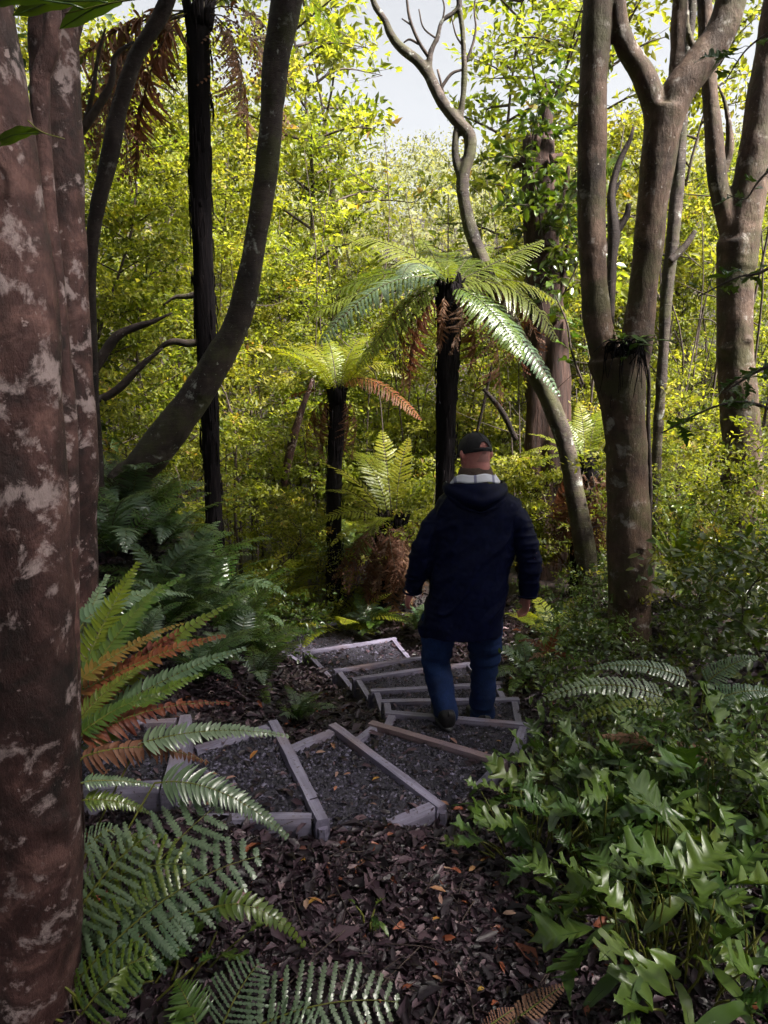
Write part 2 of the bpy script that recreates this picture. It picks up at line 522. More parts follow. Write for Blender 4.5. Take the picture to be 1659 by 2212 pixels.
def axis(lo, hi, fine_lo, fine_hi, fine, grow):
    a = list(np.arange(fine_lo, fine_hi + 1e-6, fine))
    s = fine
    while a[-1] < hi:
        s *= grow
        a.append(a[-1] + s)
    s = fine
    while a[0] > lo:
        s *= grow
        a.insert(0, a[0] - s)
    return np.array(a)
gx = axis(-85, 85, -2.2, 2.4, .04, 1.09)
gy = axis(-30, 95, 1.2, 6.6, .04, 1.09)
X, Y = np.meshgrid(gx, gy)
Pz = ground_z(X.ravel(), Y.ravel())
P3 = np.stack([X.ravel(), Y.ravel(), Pz], 1)
P3[:, 2] += .018 * fbm(P3 * np.array([5, 5, 0]), 3, 4) + .05 * vnoise(P3 * np.array([1.3, 1.3, 0]), 9) * smooth(.8, 2.2, np.abs(P3[:, 0] - .2))
nx, ny = len(gx), len(gy)
for k in range(len(STEP_PX)):                          # the ground stays under the gravel beds
    A, B, z = STEP_A[k], STEP_B[k], STEP_Z[k]
    PA, PB = (A + np.array([-.8, -.06, 0]), B + np.array([-.8, -.1, 0])) if k == 0 else (STEP_A[k - 1], STEP_B[k - 1])
    c = (A + B + PA + PB) / 4
    poly = [c + (p - c) * 1.0 + unit((p - c) * [1, 1, 0]) * .045 for p in (A, B, PB, PA)]
    m = np.ones(len(P3), bool)
    for e in range(4):
        p, q = poly[e], poly[(e + 1) % 4]
        f = lambda x, y: (q[0] - p[0]) * (y - p[1]) - (q[1] - p[1]) * (x - p[0])
        m &= (f(P3[:, 0], P3[:, 1]) > 0) == (f(c[0], c[1]) > 0)
    P3[m, 2] = np.minimum(P3[m, 2], z - .075)
i = np.arange(ny - 1)[:, None] * nx
j = np.arange(nx - 1)[None, :]
gm = MB().add(P3, quads=np.stack([i + j, i + j + 1, i + nx + j + 1, i + nx + j], -1).reshape(-1, 4))

def litter_ground():
    m, n, l, out = new_mat('forest_floor')
    c = coords(n, l)
    v = n.new('ShaderNodeTexVoronoi')
    v.inputs['Scale'].default_value = 38
    wv = noise(n, l, 14, 4, .6, c)
    wp = mixc(n, l, .06, c, wv.outputs['Color'])
    l.new(wp, v.inputs['Vector'])
    r = ramp(n, [(0, (.005, .003, .0035)), (.4, (.014, .008, .009)), (.75, (.03, .018, .02)), (1, (.06, .036, .034))])
    sep = n.new('ShaderNodeSeparateColor')
    l.new(v.outputs['Color'], sep.inputs[0])
    l.new(sep.outputs[0], r.inputs[0])
    p = n.new('ShaderNodeBsdfPrincipled')
    p.inputs['Roughness'].default_value = .6
    l.new(r.outputs[0], p.inputs['Base Color'])
    b = n.new('ShaderNodeBump')
    b.inputs['Strength'].default_value = .8
    b.inputs['Distance'].default_value = .02
    l.new(sep.outputs[1], b.inputs['Height'])
    l.new(b.outputs[0], p.inputs['Normal'])
    l.new(p.outputs[0], out.inputs['Surface'])
    return m
M['floor'] = litter_ground()
g = part('ground', gm, M['floor'], kind='structure')

# ================================================================== timber steps
def timber_mat(name='timber', red=.55):
    m, n, l, out = new_mat(name)
    c = coords(n, l, (6, 6, 6), 'Generated')
    oi = n.new('ShaderNodeObjectInfo')
    wc = n.new('ShaderNodeNewGeometry')
    nz = noise(n, l, 5, 6, .65, wc.outputs['Position'])
    at_ = n.new('ShaderNodeAttribute')
    at_.attribute_name = 'rnd'
    gr = n.new('ShaderNodeTexNoise')
    gr.inputs['Scale'].default_value = 60
    gr.inputs['Detail'].default_value = 6
    l.new(coords(n, l, (.06, 1, 1)), gr.inputs['Vector'])
    r = ramp(n, [(.25, (.036, .031, .05)), (.5, (.13, .115, .172)), (.75, (.25, .23, .32))])
    mm = n.new('ShaderNodeMath')
    mm.operation = 'MULTIPLY_ADD'
    l.new(gr.outputs[0], mm.inputs[0])
    mm.inputs[1].default_value = .55
    hf = n.new('ShaderNodeMath')
    hf.operation = 'MULTIPLY'
    hf.inputs[1].default_value = .5
    l.new(nz.outputs[0], hf.inputs[0])
    l.new(hf.outputs[0], mm.inputs[2])
    l.new(mm.outputs[0], r.inputs[0])
    # reddish damp stretches
    rn = noise(n, l, 2.2, 3, .5, wc.outputs['Position'])
    rr = ramp(n, [(red, (0, 0, 0)), (red + .15, (.8, .8, .8))])
    l.new(rn.outputs[0], rr.inputs[0])
    col = mixc(n, l, rr.outputs[0], r.outputs[0], (.15, .095, .095))
    fl = noise(n, l, 90, 2, .5, coords(n, l))
    fr = ramp(n, [(.66, (0, 0, 0)), (.7, (1, 1, 1))])
    l.new(fl.outputs[0], fr.inputs[0])
    col = mixc(n, l, fr.outputs[0], col, (.06, .045, .05))
    p = n.new('ShaderNodeBsdfPrincipled')
    p.inputs['Roughness'].default_value = .55
    l.new(col, p.inputs['Base Color'])
    b = n.new('ShaderNodeBump')
    b.inputs['Strength'].default_value = .4
    b.inputs['Distance'].default_value = .006
    l.new(gr.outputs[0], b.inputs['Height'])
    l.new(b.outputs[0], p.inputs['Normal'])
    l.new(p.outputs[0], out.inputs['Surface'])
    return m
M['timber'] = timber_mat()
M['timber_red'] = timber_mat('timber_red', .33)
M['gravel'] = solid_mat('gravel', [(0, (.006, .005, .009)), (.35, (.020, .017, .029)), (.7, (.050, .043, .070)), (1, (.15, .135, .20))], 120, .5, bump=.6, bdist=.006, attr=True)
M['gravel_bed'] = solid_mat('gravel_bed', [(.3, (.009, .008, .012)), (.5, (.025, .022, .034)), (.7, (.05, .045, .066))], 70, .6, bump=.9, bdist=.012)

M['litter'] = leaf_mat('litter_leaf', [(0, (.005, .003, .005)), (.35, (.016, .008, .0125)), (.65, (.043, .023, .033)), (.88, (.11, .068, .083)), (.95, (.20, .135, .145)), (1, (.20, .06, .028))], .45, .08, (1.2, 1, .8), .35, 20)
# chips of stone, shared shape
def chip_cloud(mb, poly_pts, n, zfun):
    a, b, c, d = poly_pts
    u, v = rng.random(n), rng.random(n)
    P = (a[None] * (1 - u)[:, None] + b[None] * u[:, None]) * (1 - v)[:, None] + (d[None] * (1 - u)[:, None] + c[None] * u[:, None]) * v[:, None]
    P[:, 2] = zfun(P)
    s = rng.uniform(.004, .011, n) * (1 + (rng.random(n) > .93) * .7)
    oct_ = np.array([[1, 0, 0], [-1, 0, 0], [0, 1, 0], [0, -1, 0], [0, 0, .7], [0, 0, -.7]])
    ft = np.array([[0, 2, 4], [2, 1, 4], [1, 3, 4], [3, 0, 4], [2, 0, 5], [1, 2, 5], [3, 1, 5], [0, 3, 5]])
    V = oct_[None] * (s[:, None, None] * rng.uniform(.55, 1.3, (n, 6, 3)))
    th = rng.random(n) * 6.28
    co, si = np.cos(th)[:, None], np.sin(th)[:, None]
    V = np.stack([V[..., 0] * co - V[..., 1] * si, V[..., 0] * si + V[..., 1] * co, V[..., 2]], -1) + P[:, None]
    F = (ft[None] + (np.arange(n) * 6)[:, None, None]).reshape(-1, 3)
    mb.add(V.reshape(-1, 3), tris=F, rnd=np.repeat(rng.random(n) ** 1.3, 6))

step_label = [
    'timber step frame half hidden by pale fern frond, leftmost of the stairway',
    'timber step frame with a square dark corner at the left of the stairway',
    'timber step frame running diagonally to a point in front of the leaf litter',
    'timber step frame with a reddish worn edge just in front of the man',
    'timber step frame under the shoe the man is lifting off',
    'timber step frame the man is stepping down onto, next past his rear shoe',
    'timber step frame crossing behind both legs of the man at shin height',
    'timber step frame crossing behind the left knee of the man',
    'timber step frame whose left corner shows a dark open side, past the man',
    'timber step frame with a plain pale edge, fourth from the far end',
    'timber step frame with a short pale edge beside the dark fern mound',
    'timber step frame half hidden by ferns, second from the far end',
    'timber step frame at the far end, glimpsed through the bank ferns']
TW = .026
for k in range(len(STEP_PX)):
    A, B, z = STEP_A[k], STEP_B[k], STEP_Z[k]
    if k == 0:
        PA, PB = A + np.array([-.75, -.06, 0]), B + np.array([-.75, -.1, 0])
    else: PA, PB = STEP_A[k - 1], STEP_B[k - 1]
    cen = (A + B) / 2
    root = thing('timber_step', step_label[k], 'step', (cen[0], cen[1], z - .2), 0, 'timber framed steps winding down the bush path')
    o = np.array(root.location)
    ax = unit((B - A) * np.array([1, 1, 0]))
    fw = np.array([-ax[1], ax[0], 0])                       # pointing downstairs or up: decided below
    if np.dot(fw, (PA + PB) / 2 - cen) > 0: fw = -fw
    # gravel bed
    z0 = z - .028
    def zf(P): return z0 + .010 * vnoise(P * np.array([9, 9, 0]), 5) - .0 + .02 * smooth(.0, 1, np.linalg.norm((P - A) * [1, 1, 0], axis=1)) * .2
    ins = .0
    q = [A + ax * .02 - fw * .0, B - ax * .02, PB * np.array([1, 1, 0]) + np.array([0, 0, z]) - fw * .0, PA * np.array([1, 1, 0]) + np.array([0, 0, z])]
    nu, nv = 26, 16
    uu, vv = np.meshgrid(np.linspace(0, 1, nu), np.linspace(0, 1, nv))
    uu, vv = uu.ravel()[:, None], vv.ravel()[:, None]
    G = (q[0] * (1 - uu) + q[1] * uu) * (1 - vv) + (q[3] * (1 - uu) + q[2] * uu) * vv
    G[:, 2] = zf(G)
    ii = np.arange(nv - 1)[:, None] * nu
    jj = np.arange(nu - 1)[None]
    bed = MB().add(G, quads=np.stack([ii + jj, ii + jj + 1, ii + nu + jj + 1, ii + nu + jj], -1).reshape(-1, 4)).shift(o)
    part('gravel_bed', bed, M['gravel_bed'], root)
    area = np.linalg.norm(np.cross(q[1] - q[0], q[3] - q[0]))
    ch = MB()
    chip_cloud(ch, q, int(area * (7000 if k < 7 else 2200)), lambda P: zf(P) + rng.uniform(-.001, .005, len(P)))
    part('gravel', ch.shift(o), M['gravel'], root, kind='stuff', smooth_=False)
    tl = MB()
    nn_ = int(area * 700)
    u_, v_ = rng.random(nn_), rng.random(nn_)
    u_, v_ = np.where(rng.random(nn_) < .5, np.where(u_ < .5, u_ ** 1.6, 1 - (1 - u_) ** 1.6), u_)[:, None], v_[:, None]
    G = (q[0] * (1 - u_) + q[1] * u_) * (1 - v_) + (q[3] * (1 - u_) + q[2] * u_) * v_
    G[:, 2] = zf(G) + rng.uniform(.006, .016, nn_)
    th_ = rng.random(nn_) * 6.28
    Ls = .034 * np.clip(rng.lognormal(-.1, .4, nn_), .35, 2)
    leaves6(tl, G, np.stack([np.cos(th_), np.sin(th_), rng.normal(0, .15, nn_)], 1), unit(np.stack([rng.normal(0, .3, nn_), rng.normal(0, .3, nn_), np.ones(nn_)], 1)), Ls, Ls * .45, np.clip(rng.beta(1.5, 2.0, nn_), 0, .97), .25, .2)
    part('tread_litter', tl.shift(o), M['litter'], root, kind='stuff')
    # riser timber
    def board(p0, p1, name, ztop, h=.17, w=TW, jit=.0):
        d = p1 - p0
        L = np.linalg.norm(d[:2])
        dx = np.array([d[0], d[1], 0]) / L
        dy = np.array([-dx[1], dx[0], 0])
        c = (p0 + p1) / 2
        # a worn plank: sections along its length, arrises rounded, edges nicked
        K = max(6, int(L / .035))
        sec = np.array([(-1, -1), (-1, .80), (-.80, 1), (.80, 1), (1, .80), (1, -1)]) * np.array([w, h / 2])
        xs = np.linspace(-L / 2, L / 2, K)
        sd_ = random.randint(0, 999)
        V = np.array([[(x, y_, z_) for y_, z_ in sec] for x in xs]).reshape(-1, 3)
        nz_ = np.stack([vnoise(V * np.array([14, 60, 60]) + sd_ + k_ * 31, 77) for k_ in range(3)], 1)
        V = V + nz_ * np.array([.0015, .0022, .0024]) + np.stack([0 * V[:, 0], .004 * np.sin(V[:, 0] * 3 + sd_), .003 * np.sin(V[:, 0] * 4 + sd_ * 2)], 1)
        ii = np.arange(K - 1)[:, None] * 6
        jj, kk = np.arange(6)[None], (np.arange(6)[None] + 1) % 6
        mbb = MB().add(V, tris=[[0, j_ + 1, j_] for j_ in range(1, 5)] + [[(K - 1) * 6, (K - 1) * 6 + j_, (K - 1) * 6 + j_ + 1] for j_ in range(1, 5)], quads=np.stack([ii + jj, ii + kk, ii + 6 + kk, ii + 6 + jj], -1).reshape(-1, 4))
        return part(name, mbb, M['timber_red' if k == 3 and name == 'riser_board' else 'timber'], root, smooth_=False, loc=(c[0] - o[0], c[1] - o[1], ztop - h / 2 - o[2]), rot=(0, random.gauss(0, .006), math.atan2(dx[1], dx[0])))
    board(A, B, 'riser_board', z, .19)
    for s, (e, pe) in enumerate(((A, PA), (B, PB))):
        d = (pe - e) * np.array([1, 1, 0])
        L = np.linalg.norm(d)
        d = d / L
        inward = ax if s == 0 else -ax
        p0 = e + d * (TW + .003) + inward * .036
        p1 = e + d * max(L - TW - .01, .12) + inward * .036
        board(p0, p1, 'side_board', z - .004, .19, TW * .95)
        # end post driven in outside the corner
    if k in (1, 2, 4, 6, 8):
        mbp = MB()
        e = A if k > 4 else B
        tube(mbp, [(e[0] - o[0] + fw[0] * .0, e[1] - o[1], z - .03 - o[2]), (e[0] - o[0], e[1] - o[1], z - .35 - o[2])], [.02, .02], 2, 6)
        part('peg', mbp, M['timber'], root, smooth_=False)

# ================================================================== leaf litter
def on_steps(x, y):
    inside = np.zeros(len(x), bool)
    for k in range(len(STEP_PX)):
        A, B = STEP_A[k], STEP_B[k]
        PA, PB = (A + [-.75, 0, 0], B + [-.75, 0, 0]) if k == 0 else (STEP_A[k - 1], STEP_B[k - 1])
        poly = [A, B, PB, PA]
        s = None
        m = np.ones(len(x), bool)
        for e in range(4):
            p, q = poly[e], poly[(e + 1) % 4]
            cr = (q[0] - p[0]) * (y - p[1]) - (q[1] - p[1]) * (x - p[0])
            sg = cr > 0
            if s is None:
                c = sum(poly) / 4
                s = True
            cc = (q[0] - p[0]) * (c[1] - p[1]) - (q[1] - p[1]) * (c[0] - p[0]) > 0
            m &= sg == cc
        inside |= m
    return inside
def litter(n, xr, yr, size, seed):
    x = rng.uniform(*xr, n)
    y = yr[0] + (yr[1] - yr[0]) * rng.random(n) ** 1.25
    keep = ~on_steps(x, y)
    x, y = x[keep], y[keep]
    n = len(x)
    z = ground_z(x, y) + .018 * fbm(np.stack([x * 5, y * 5, 0 * x], 1), 3, 4) + rng.uniform(.004, .03, n)
    P = np.stack([x, y, z], 1)
    th = rng.random(n) * 6.283
    D = np.stack([np.cos(th), np.sin(th), rng.normal(0, .32, n)], 1)
    N = unit(np.stack([rng.normal(0, .45, n), rng.normal(0, .45, n), np.ones(n)], 1))
    L = size * np.clip(rng.lognormal(-.05, .38, n), .35, 2.0)
    c = np.clip(rng.beta(1.3, 2.3, n) * 1.05 + .14 * fbm(P * 1.6, 17), 0, .95)
    c = np.where(rng.random(n) > .985, 1.0, c)
    return P, D, N, L, c
mb = MB()
P, D, N, L, c = litter(42000, (-1.0, 1.6), (1.25, 4.2), .027, 5)
leaves(mb, P, D, N, L, L * .5, c, .3, .25)
P, D, N, L, c = litter(30000, (-1.0, 1.6), (1.25, 4.2), .031, 1)
leaves6(mb, P, D, N, L, L * rng.uniform(.35, .55, len(L)), c, .25, .2)
P, D, N, L, c = litter(60000, (-2.4, 2.8), (1.3, 8), .05, 2)
leaves(mb, P, D, N, L, L * .45, c, .3, .2)
P, D, N, L, c = litter(70000, (-1.2, 1.7), (1.25, 5), .014, 3)
leaves(mb, P, D, N, L, L * .6, c * .8, .3, .2)
P, D, N, L, c = litter(420, (-1.2, 1.7), (1.25, 5), .055, 4)
leaves6(mb, P + [0, 0, .012], D, N, L, L * .4, np.clip(c + .25, 0, 1), .45, .35)
part('leaf_litter', mb, M['litter'], kind='stuff')['label'] = 'dark purple brown fallen leaf litter covering the ground'
# fine twigs and stalks in the litter
mb = MB()
n = 700
x, y = rng.uniform(-1.2, 1.6, n), rng.uniform(1.4, 5.5, n)
kp = ~on_steps(x, y)
x, y = x[kp], y[kp]
for a, b in zip(x, y):
    th = random.random() * 6.28
    Lh = random.uniform(.03, .16)
    z = gz(a, b) + random.uniform(.02, .045)
    d = np.array([math.cos(th), math.sin(th), random.uniform(-.15, .15)])
    s = np.array([-d[1], d[0], 0]) * random.uniform(-.25, .25) * Lh
    p = np.array([a, b, z])
    tube(mb, [p - d * Lh, p + s, p + d * Lh], [.0018, .0016, .0008], 4, 4)
part('litter_twigs', mb, M['twig'], kind='stuff')['label'] = 'fine dry twigs lying in the leaf litter'
# ================================================================== fern fronds
def bez(P0, P1, P2, n=24):
    t = np.linspace(0, 1, n)[:, None]
    return np.asarray(P0) * (1 - t) ** 2 + 2 * np.asarray(P1) * t * (1 - t) + np.asarray(P2) * t ** 2
def arch(L, elev, droop, n=26, pw=1.3):
    """a curve leaving the origin along +X at elevation elev and bending down by droop in all"""
    a = elev - droop * np.linspace(0, 1, n) ** pw
    s = L / (n - 1)
    x = np.concatenate([[0], np.cumsum(np.cos(a[1:]) * s)])
    z = np.concatenate([[0], np.cumsum(np.sin(a[1:]) * s)])
    return np.stack([x, 0 * x, z], 1)
def frond(ml, mr, C, pmax, npairs=28, style='bi', up=(0, 0, 1), t0=.1, droop=.25, lean=.35, base_rnd=.5, rach=.006, rough=.06, gap=0, prof='tree', pw=None, roll=0.0):
    C = np.asarray(C, float)
    n = len(C)
    up = np.asarray(up, float)
    T = unit(np.gradient(C, axis=0))
    N = up[None] - T * (T @ up)[:, None]
    bad = np.linalg.norm(N, axis=1) < .15
    N[bad] = np.array([-1., 0, .3])
    N = unit(N)
    S = np.cross(T, N)
    if roll:
        N, S = N * math.cos(roll) + S * math.sin(roll), S * math.cos(roll) - N * math.sin(roll)
    seg = np.concatenate([[0], np.cumsum(np.linalg.norm(np.diff(C, axis=0), axis=1))])
    Ltot = seg[-1]
    tube(mr, np.hstack([C, np.linspace(rach, rach * .25, n)[:, None]]), n=max(10, n // 2), sides=5)
    ts = np.linspace(t0, .985, npairs)
    st_ = np.concatenate([C - S * rach * .3, C + S * rach * .3])      # added thin strip hidden in the stalk, bridging the separate leaflets
    kk = np.arange(n - 1)[:, None]
    ml.add(st_, quads=np.hstack([kk, kk + 1, n + kk + 1, n + kk]), rnd=base_rnd)
    def lerp(A, t):
        return np.stack([np.interp(t * Ltot, seg, A[:, k]) for k in range(3)], -1)
    def wid(t):
        if prof == 'tree': return np.clip((t / .4), .12, 1) ** .65 * np.clip(1 - t, 0, 1) ** .62 * 1.18
        if prof == 'lance': return np.clip(.35 + t / .3 * .65, 0, 1) * np.clip((1 - t) * 2.2, .1, 1) ** .8
        if prof == 'tri': return np.clip(1 - t, .04, 1) ** .85
        return np.clip(1 - (2 * t - 1) ** 2, .06, 1) ** .6
    sp = Ltot * (ts[1] - ts[0])
    for i, t in enumerate(ts):
        b, tt, nn, ss = lerp(C, t), unit(lerp(T, t)), unit(lerp(N, t)), unit(lerp(S, t))
        for sd in (-1, 1):
            if gap and random.random() < gap: continue
            L = pmax * float(wid(t)) * random.uniform(1 - rough * 2, 1 + rough)
            ln = lean + .25 * t + random.gauss(0, rough)
            d = unit(ss * sd * math.cos(ln) + tt * math.sin(ln) + nn * random.gauss(.08, rough))
            dr = droop * random.uniform(.7, 1.3)
            rv = float(np.clip(base_rnd + random.gauss(0, .09) + (t - .5) * .12, 0, 1))
            bw = unit(tt - d * np.dot(tt, d))               # blade-width direction
            if style == 'simple':
                K = 6
                s = np.linspace(0, 1, K)
                w0 = (pw if pw else sp * .92) * .5
                w = w0 * np.array([.55, 1, .98, .8, .5, .04])
                curl = random.uniform(.5, 1.5)
                cen = b + d * (s[:, None] * L) - nn * (dr * L * s[:, None] ** 2 * curl) + bw * (L * .10 * s[:, None] ** 2)
                wav = nn * (random.uniform(-.25, .25) * w[:, None])
                fo = nn * (w[:, None] * .28)
                V = np.stack([cen + bw * w[:, None] + fo + wav, cen, cen - bw * w[:, None] + fo - wav], 1).reshape(-1, 3)
                k = np.arange(K - 1)[:, None] * 3
                q = np.concatenate([k + np.array([[0, 1, 4, 3]]), k + np.array([[1, 2, 5, 4]])])
                ml.add(V, quads=q, rnd=rv)
            else:
                m = max(4, int(L / (pw if pw else .016)))
                s = (np.arange(m) + .7) / (m + .3)
                cen = b + d * (s[:, None] * L) - nn * (dr * L * s[:, None] ** 2)
                dd = unit(d[None] - nn[None] * (2 * dr * s[:, None]))
                pl = L / m * 2.3 * np.clip((1 - s) * 1.6 + .12, 0, 1)
                pl = np.minimum(pl, sp * (.34 if npairs < 16 else .46))
                for e in (-1, 1):
                    D2 = unit(bw[None] * e + dd * .55 + nn[None] * rng.normal(-.05, .10, (m, 1)))
                    h = dd * (L / m * .5)
                    pl_ = pl[:, None] * rng.uniform(.85, 1.12, (m, 1))
                    b0, b1 = cen - h, cen + h * .96
                    o0, o1 = b0 + D2 * pl_ * .62 + h * .16, b1 + D2 * pl_ * .62 - h * .22
                    tp = cen + D2 * pl_ - nn[None] * pl_ * .12
                    V = np.stack([b0, b1, o1, o0, tp], 1).reshape(-1, 3)
                    k5 = np.arange(m)[:, None] * 5
                    ml.add(V, tris=k5 + np.array([[3, 2, 4]]), quads=k5 + np.array([[0, 1, 2, 3]]), rnd=np.repeat(np.clip(rv + rng.normal(0, .05, m), 0, 1), 5))
    return ml, mr

def join_frond(name, ml, mr, mat, rmat, parent, smooth_=True, **kw):
    me = ml.mesh(name, smooth_)
    o = part('frond', me, mat, parent, **kw)
    mr_ = mr.mesh('rachis')
    part('rachis', mr_, rmat, o)
    return o

# shared tree fern frond shapes: (leaf mesh, rachis mesh)
def proto(L, elev, bend, pmax, npairs, style='bi', mat='treefern', rmat='rachis', bpw=1.3, **kw):
    ml, mr = MB(), MB()
    frond(ml, mr, arch(L, elev, bend, 26, bpw), pmax, npairs, style, **kw)
    a, b = ml.mesh('frond'), mr.mesh('rachis')
    a.materials.append(M[mat])
    b.materials.append(M[rmat])
    return a, b
TREE_FRONDS = [proto(1.5, R(38), R(75), .30, 30, base_rnd=.35, droop=.2), proto(1.5, R(45), R(100), .28, 30, base_rnd=.55, droop=.3),
               proto(1.4, R(30), R(55), .28, 28, base_rnd=.7, droop=.15), proto(1.35, R(55), R(125), .27, 28, base_rnd=.5, droop=.35)]
LIME_FRONDS = [proto(1.1, R(40), R(80), .24, 24, mat='fernlime', rmat='rachis', base_rnd=.4, droop=.15, pw=.015), proto(1.1, R(30), R(50), .24, 24, mat='fernlime', base_rnd=.65, droop=.12, pw=.015)]
DEAD_FRONDS = [proto(1.3, R(20), R(112), .27, 26, mat='fernbrown', base_rnd=.4, droop=.7, rough=.28, gap=.06, pw=.024, bpw=.4, lean=.6, prof='lance'),
               proto(1.2, R(10), R(98), .2, 70, 'simple', mat='fernbrown', base_rnd=.7, droop=.9, rough=.32, gap=.06, pw=.02, bpw=.3, lean=.75, prof='lance'),
               proto(1.3, R(25), R(125), .25, 26, mat='fernbrown', base_rnd=.2, droop=.8, rough=.3, gap=.06, pw=.024, bpw=.5, lean=.7, prof='lance')]
ORANGE_FRONDS = [proto(1.15, R(25), R(70), .2, 24, mat='fernorange', base_rnd=.6, droop=.3, rough=.15, pw=.018)]
DARK_FRONDS = [proto(1.0, R(55), R(95), .20, 26, mat='ferndark', base_rnd=.4, droop=.2, pw=.018), proto(1.0, R(40), R(70), .2, 24, mat='ferndark', base_rnd=.6, droop=.25, pw=.018),
               proto(.9, R(65), R(110), .17, 24, 'simple', 'fernglaze', 'rachis_green', base_rnd=.5, droop=.25, prof='lance', lean=.2)]
def put_frond(pr, parent, loc, az, tilt=0.0, scale=1.0, roll=0.0, label=None):
    q = Quaternion((0, 0, 1), az) @ Quaternion((0, 1, 0), -tilt) @ Quaternion((1, 0, 0), roll)
    o = part('frond', pr[0], None, parent, loc=loc, rot=q, scale=scale, label=label)
    part('rachis', pr[1], None, o)
    return o

def fern_trunk_mesh(P, seed, sides=22, ridge=.16):
    """fibrous black column: ridged tube plus hanging root fibres and stubs"""
    P = np.asarray(P, float)
    L = np.linalg.norm(P[-1, :3] - P[0, :3])
    n = max(12, int(L / .05))
    mb = MB()
    tube(mb, P, n=n, sides=sides, bump=ridge, bscale=9, seed=seed, zstretch=.16)
    C = catmull(P, 60)
    for k in range(int(L * 46)):
        t = random.random()
        c = C[int(t * 59)]
        a = random.random() * 6.28
        r = c[3] * random.uniform(.98, 1.1)
        p = c[:3] + np.array([math.cos(a) * r, math.sin(a) * r, 0])
        h = random.uniform(.05, .3)
        o = np.array([math.cos(a), math.sin(a), 0]) * random.uniform(.0, .022)
        tube(mb, [p + [0, 0, h * .5], p + o, p - [0, 0, h * .5] + o * .2], [.004, .006, .002], 4, 4)
    for k in range(int(L * 10)):                          # old frond stubs pointing up
        c = C[int(random.random() * 59)]
        a = random.random() * 6.28
        d = np.array([math.cos(a), math.sin(a), 0])
        p = c[:3] + d * c[3] * .9
        tube(mb, [p, p + d * .02 + [0, 0, .05]], [.009, .004], 3, 5)
    return mb

# ================================================================== lobed and tongue leaves (shared shapes)
def lobed_leaf(L, W, lobes, seed, droop=.25, petiole=.25):
    rs = random.Random(seed)
    mb = MB()
    K = 6 * lobes + 8 if lobes else 12
    s = np.linspace(0, 1, K)
    env = np.clip(np.sin(np.pi * np.clip(s * .97 + .03, 0, 1)) ** .6, .03, 1)
    if lobes:
        ph = s * (lobes + .6)
        lob = np.where(s < .74, .10 + .62 * np.clip(np.sin(np.pi * (ph % 1)), 0, 1) ** 1.1, .34 * np.clip((1 - s) / .26, 0, 1) ** .7 + .02)
        sweep = np.where(s < .74, .5 * np.clip(np.sin(np.pi * (ph % 1)), 0, 1), 0)
    else: lob, sweep = np.ones(K) * .42, np.zeros(K)
    asym = rs.uniform(.85, 1.15)
    x = s * L
    zc = -droop * L * s ** 2 + .04 * L * np.sin(s * 5 + seed)
    cen = np.stack([x + petiole * L, 0 * x, zc + .08 * L], 1)
    V = []
    for k in range(K):
        wl, wr = 1.25 * W * lob[k] * env[k] * asym, 1.25 * W * lob[k] * env[k] / asym
        sw = sweep[k] * W
        wz = .18 * W * math.sin(k * 1.7 + seed)
        V += [cen[k] + [sw, wl, wl * .22 + wz * lob[k]], cen[k], cen[k] + [sw, -wr, wr * .22 - wz * lob[k]]]
    k = np.arange(K - 1)[:, None] * 3
    mb.add(np.array(V), quads=np.concatenate([k + np.array([[0, 3, 4, 1]]), k + np.array([[1, 4, 5, 2]])]), rnd=np.clip(.3 + .5 * rs.random() + rng.normal(0, .05, K * 3), 0, 1))
    # midrib and stalk, the same mesh
    tube(mb, [(0, 0, 0), (petiole * L * .5, 0, .06 * L), cen[0] - [0, 0, .003], cen[K // 2] - [0, 0, .002], cen[-1] - [0, 0, .001]], [.004, .003, .003, .002, .0008], 10, 4, rnd=.15)
    me = mb.mesh('leaf')
    me.materials.append(M['tongue'])
    return me
LOBED = [lobed_leaf(.26, .095, 3, 1), lobed_leaf(.30, .11, 3, 2, .35), lobed_leaf(.24, .10, 2, 3, .2), lobed_leaf(.28, .10, 4, 4, .45), lobed_leaf(.22, .085, 2, 5, .1), lobed_leaf(.2, .055, 0, 6, .3), lobed_leaf(.26, .06, 0, 7, .5)]

def leaf_plant(name, label, cat, loc, n, size, spread, group=None, elev=(10, 65), shapes=None, az=None):
    root = thing(name, label, cat, loc, 0, group)
    st = MB()
    shapes = shapes or LOBED
    for k in range(n):
        a = random.random() * 6.28 if az is None else az + random.gauss(0, .8)
        d = random.random() ** .7 * spread
        p = np.array([math.cos(a) * d, math.sin(a) * d, 0])
        h = size * random.uniform(.25, 1.0) * (1.1 - .5 * d / max(spread, .01))
        top = p * 1.15 + np.array([0, 0, h])
        b = p * .5
        zb = gz(loc[0] + b[0], loc[1] + b[1]) - loc[2] - .02
        tube(st, [np.array([b[0], b[1], zb]), (b + top) / 2 + rng.normal(0, .01, 3), top], [.004, .0035, .0025], 6, 4)
        e = R(random.uniform(*elev)) * (1 if random.random() > .3 else -.25)
        q = Quaternion((0, 0, 1), a + random.gauss(0, .7)) @ Quaternion((0, 1, 0), -e) @ Quaternion((1, 0, 0), random.gauss(0, .4))
        part('leaf', random.choice(shapes), None, root, loc=top, rot=q, scale=random.uniform(.36, .72) * size / .35)
    part('stem', st, M['rachis_green'], root)
    return root

